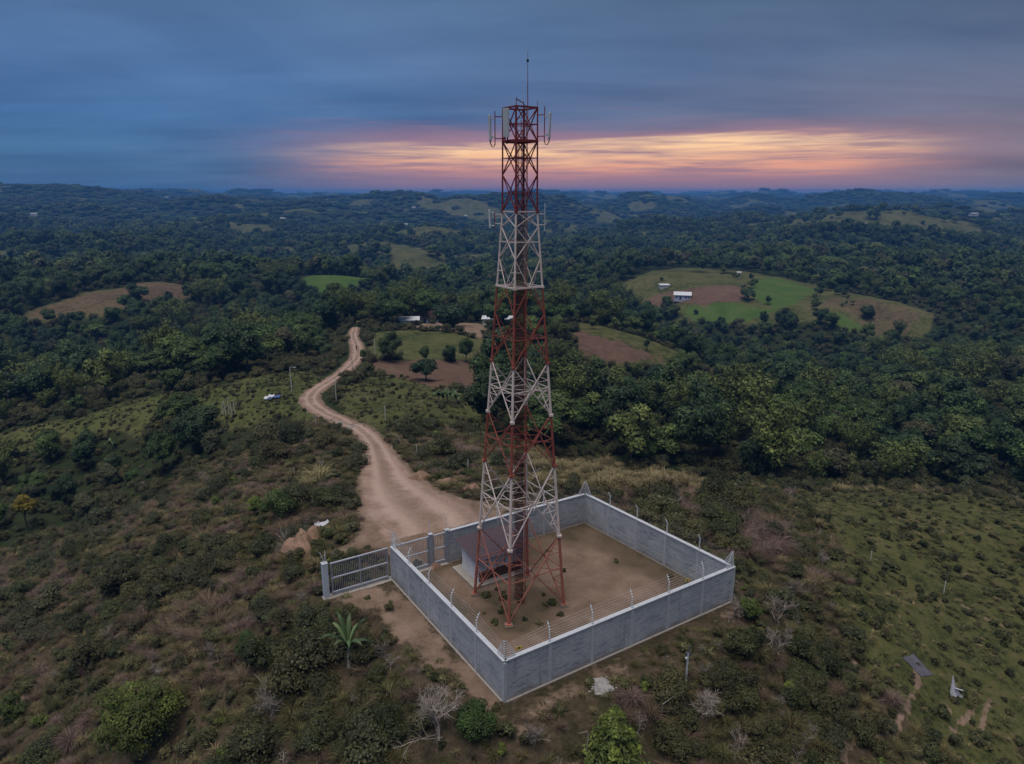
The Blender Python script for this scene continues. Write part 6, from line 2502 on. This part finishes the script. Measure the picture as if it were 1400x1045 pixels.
def undergrowth():
    x, y = jitter_grid(-190, 190, 60, 260, 2.5)
    x2, y2 = jitter_grid(-330, 330, 180, 480, 5.0)
    m2 = np.hypot(x2, y2) >= 268
    x, y = np.concatenate([x, x2[m2]]), np.concatenate([y, y2[m2]])
    c = cover(x, y)
    z = H(x, y)
    vis, px, py, dep = in_view(x, y, z)
    ok = vis & (c['forest'] > .45) & (c['road'] > 1.5) & (np.hypot(x, y) < 500) & clear_of(x, y) & (poly_sd(x, y, POLY['yard']) > 4)
    x, y, z = x[ok], y[ok], z[ok]
    n = len(x)
    s = RG.uniform(.9, 2.4, n) * np.where((x < -30) & (y < 150), .7, 1.0) * np.where(np.hypot(x, y) > 268, 1.35, 1.0)
    idx = RG.choice(6, n, p=[.2, .2, .2, .2, .1, .1])
    gn_mass('undergrowth', 'dark leafy undergrowth on the floor and edges of the valley woods', 'undergrowth', BUSH['bush'] + BUSH['olive'], np.column_stack([x, y, z - .2]),
            np.column_stack([np.zeros(n), np.zeros(n), RG.uniform(0, 6.283, n)]), np.column_stack([s, s, s * RG.uniform(.8, 1.2, n)]), idx)


undergrowth()


# ---------------------------------------------------------------- scrub and grass round the hilltop
def scrub():
    x, y = jitter_grid(-110, 95, 12, 150, 0.98)
    c = cover(x, y)
    z = H(x, y)
    vis, px, py, dep = in_view(x, y, z, 230, 260)
    yard = poly_sd(x, y, POLY['yard'])
    past = pmask(x, y, 'right_pasture', 3, 4)
    pur = pmask(x, y, 'brush_heap', 3, 3)
    u = RG.uniform(size=len(x))
    thick = np.maximum(pmask(x, y, 'thicket', 2, 2), pmask(x, y, 'thicket2', 2, 2))
    n1 = fbm(x / 11, y / 11, 3, 71)
    n2 = fbm(x / 6, y / 6, 2, 77)
    dens = np.where(c['scrub'] > .5, .82 + .35 * n2, 0.0)
    dens = np.where((past > .5), np.where((n1 > .05) & (n2 > -.1), .60, .06), dens)
    sp_ = pmask(x, y, 'spur', 3, 4)
    dens = np.where(sp_ > .5, np.where(n1 > .2, .25, .05), dens)
    dens = dens * np.where(c['soil'] > .35, .03, 1) * np.where(pur > .5, 1.3, 1)
    dens = np.where((thick > .5) & (c['soil'] < .5), 1.1, dens)
    ok = vis & (u < dens) & (yard > 1.5) & ground_ok(x, y) & (c['road'] > .4) & clear_of(x, y)
    past = np.maximum(past, sp_)
    x, y, z, dep, px, py, n1, n2, pur, past, thick = (a[ok] for a in (x, y, z, dep, px, py, n1, n2, pur, past, thick))
    n = len(x)
    v = RG.uniform(size=n)
    dryness = .62 + .75 * n1 + .25 * fbm(x / 28, y / 28, 2, 83)
    keys = ['bush', 'olive', 'fresh', 'dry', 'purple', 'straw', 'bare', 'weed', 'thick']
    kind = np.zeros(n, int)
    dry = v < np.clip(dryness, .15, .85)
    w = RG.uniform(size=n)
    kind[dry] = np.where(w < .36, 3, np.where(w < .50, 4, np.where(w < .68, 5, np.where(w < .94, 7, 6))))[dry]
    kind[~dry] = np.where(w < .36, 0, np.where(w < .52, 1, np.where(w < .55, 2, np.where(w < .94, 7, 5))))[~dry]
    kind[past > .5] = np.where(w < .05, 0, np.where(w < .10, 1, np.where(w < .80, 7, 5)))[past > .5]
    m = pur > .5
    kind[m] = np.where(w < .72, 4, np.where(w < .85, 3, np.where(w < .93, 6, 0)))[m]
    m = thick > .5
    kind[m] = np.where(w < .20, 8, np.where(w < .40, 0, np.where(w < .76, 7, np.where(w < .88, 3, 6))))[m]
    edge = np.exp(-(np.maximum(py - 640, 0) / 40) ** 2) * (px > 700)
    kind[(edge > .5) & (w < .55)] = 5                    # straw fringe before the valley wood
    s = RG.uniform(.5, 1.3, n) * np.where(past > .5, .6, 1.0) * np.where(np.isin(kind, [0, 1]), 1.0 + .55 * (n2 > .25), 1.0)
    s *= np.where(pur > .5, 1.45, 1.0) * np.where((kind == 5) & (edge > .5), 1.5, 1.0) * np.where((RG.uniform(size=n) < .06) & (past < .5), 1.5, 1.0)
    s *= np.where(thick > .5, 1.15, 1.0)
    big = (kind == 0) & (s > 1.25)
    kind[big] = 8
    s[kind == 8] *= .66
    s *= np.where(kind == 2, .8, 1) * np.where(py > 900, .92, 1)
    s = np.where(poly_sd(x, y, POLY['yard']) < 3.4, np.minimum(s, np.where(kind == 8, .36, .55)), s)
    tall = RG.uniform(.75, 1.15, n)
    rz = RG.uniform(0, 6.283, n)
    size = s / dep * np.where(kind == 8, 1.6, 1.0) * ((px > -5) & (px < 1405) & (py < 1058))
    names = {'bush': ('leafy_bush', 'dark green leafy bush', 'bush'), 'olive': ('olive_bush', 'dull olive leafy bush', 'bush'), 'fresh': ('fresh_bush', 'bright yellow-green leafy bush', 'bush'),
             'dry': ('dry_bush', 'brown dry grass bush', 'dry bush'), 'purple': ('withered_bush', 'withered purplish brown bush', 'dry bush'), 'straw': ('straw_tussock', 'pale straw tussock', 'tussock'),
             'bare': ('bare_bush', 'leafless grey bush', 'bare bush'), 'weed': ('weed_clump', 'olive weedy grass clump', 'weed'), 'thick': ('broad_bush', 'broad dark green leafy bush', 'bush')}
    single = np.zeros(n, bool)
    for grp, cap in (((0, 1, 2, 8), 250), ((3, 4), 230), ((5,), 90), ((6,), 45), ((7,), 90)):
        mm = np.nonzero(np.isin(kind, grp))[0]
        k = mm[np.argsort(-size[mm])[:cap]]
        single[k] = True
    for i in np.nonzero(single)[0]:
        nm, lb, cat = names[keys[kind[i]]]
        if pur[i] > .5:
            where = 'in the brush heap behind the wall'
        elif px[i] < 700 and py[i] > 640:
            where = 'on the scrub slope below the gate and footpath'
        elif py[i] > 640:
            where = 'on the scrub slope below the long wall'
        else:
            where = 'along the road behind the compound'
        me = BUSH[keys[kind[i]]][int(v[i] * 991) % len(BUSH[keys[kind[i]]])]
        o = link(nm, me, None, (x[i], y[i], z[i] - .06), rz[i])
        o.scale = (s[i], s[i], s[i] * tall[i])
        size_w = 'big ' if s[i] > 1.35 else 'small ' if s[i] < .85 else ''
        tag(o, size_w + lb + ' near ' + nearest_mark(x[i], y[i]), cat, cat + ' plants near ' + nearest_mark(x[i], y[i]))
    rest = np.nonzero(~single)[0]
    protos, base = [], {}
    for k in keys:
        base[k] = len(protos)
        protos += BUSH[k]
    idx = np.array([base[keys[kind[i]]] + int(v[i] * 991) % len(BUSH[keys[kind[i]]]) for i in rest])
    print('scrub', n, 'rest', len(rest))
    gn_mass('scrub', 'low mixed brown and olive scrub covering the hilltop slopes', 'scrub', protos, np.column_stack([x, y, z - .06])[rest],
            np.column_stack([np.zeros(len(rest)), np.zeros(len(rest)), rz[rest]]), np.column_stack([s, s, s * tall])[rest], idx)


scrub()


def tufts():
    x, y = jitter_grid(-120, 110, 12, 175, 0.85, 1.0)
    c = cover(x, y)
    z = H(x, y)
    vis, px, py, dep = in_view(x, y, z, 200, 200)
    u = RG.uniform(size=len(x))
    n1 = fbm(x / 5, y / 5, 3, 91)
    yard = poly_sd(x, y, POLY['yard'])
    dens = np.where(c['grass'] > .4, .55 + .6 * n1, 0) + np.where(c['scrub'] > .5, .45, 0)
    dens = np.where(c['soil'] > .4, .07 + .30 * (n1 > .45), dens)
    tower = np.hypot(x - TC[0] - .3, y - TC[1] + .8)
    dens = np.where(yard < -.4, np.where(tower < 3.2, .5, .03 + .2 * (yard > -1.2)), dens)
    ok = vis & (u < dens) & ground_ok(x, y) & (c['road'] > -.1)
    x, y, z, yard = x[ok], y[ok], z[ok], yard[ok]
    n = len(x)
    idx = RG.randint(0, len(TUFT), n)
    idx[(yard < 0)] = RG.choice([0, 1, 5, 6], (yard < 0).sum())
    s = RG.uniform(.7, 1.8, n) * np.where(yard < 0, .7, 1)
    print('tufts', n)
    gn_mass('grass', 'short green and straw grass tufts over pasture and scrub', 'grass', TUFT, np.column_stack([x, y, z - .03]),
            np.column_stack([RG.uniform(-.15, .15, n), RG.uniform(-.15, .15, n), RG.uniform(0, 6.283, n)]), np.column_stack([s, s, s * RG.uniform(.6, 1.1, n)]), idx)


tufts()

# ---------------------------------------------------------------- evening haze over the whole country
hz = MB().box((0, 4800, -57), (14000, 11600, 250)).mesh('haze', None)
hm = bpy.data.materials.new('haze')
hm.use_nodes = True
ht = hm.node_tree
ht.nodes.clear()
pv = ht.nodes.new('ShaderNodeVolumePrincipled')
pv.inputs['Color'].default_value = (0.14, 0.42, 0.95, 1)
pv.inputs['Density'].default_value = 0.00018
pv.inputs['Anisotropy'].default_value = 0.0
ho = ht.nodes.new('ShaderNodeOutputMaterial')
ht.links.new(pv.outputs[0], ho.inputs['Volume'])
hz.materials.append(hm)
tag(link('haze', hz), kind='stuff')
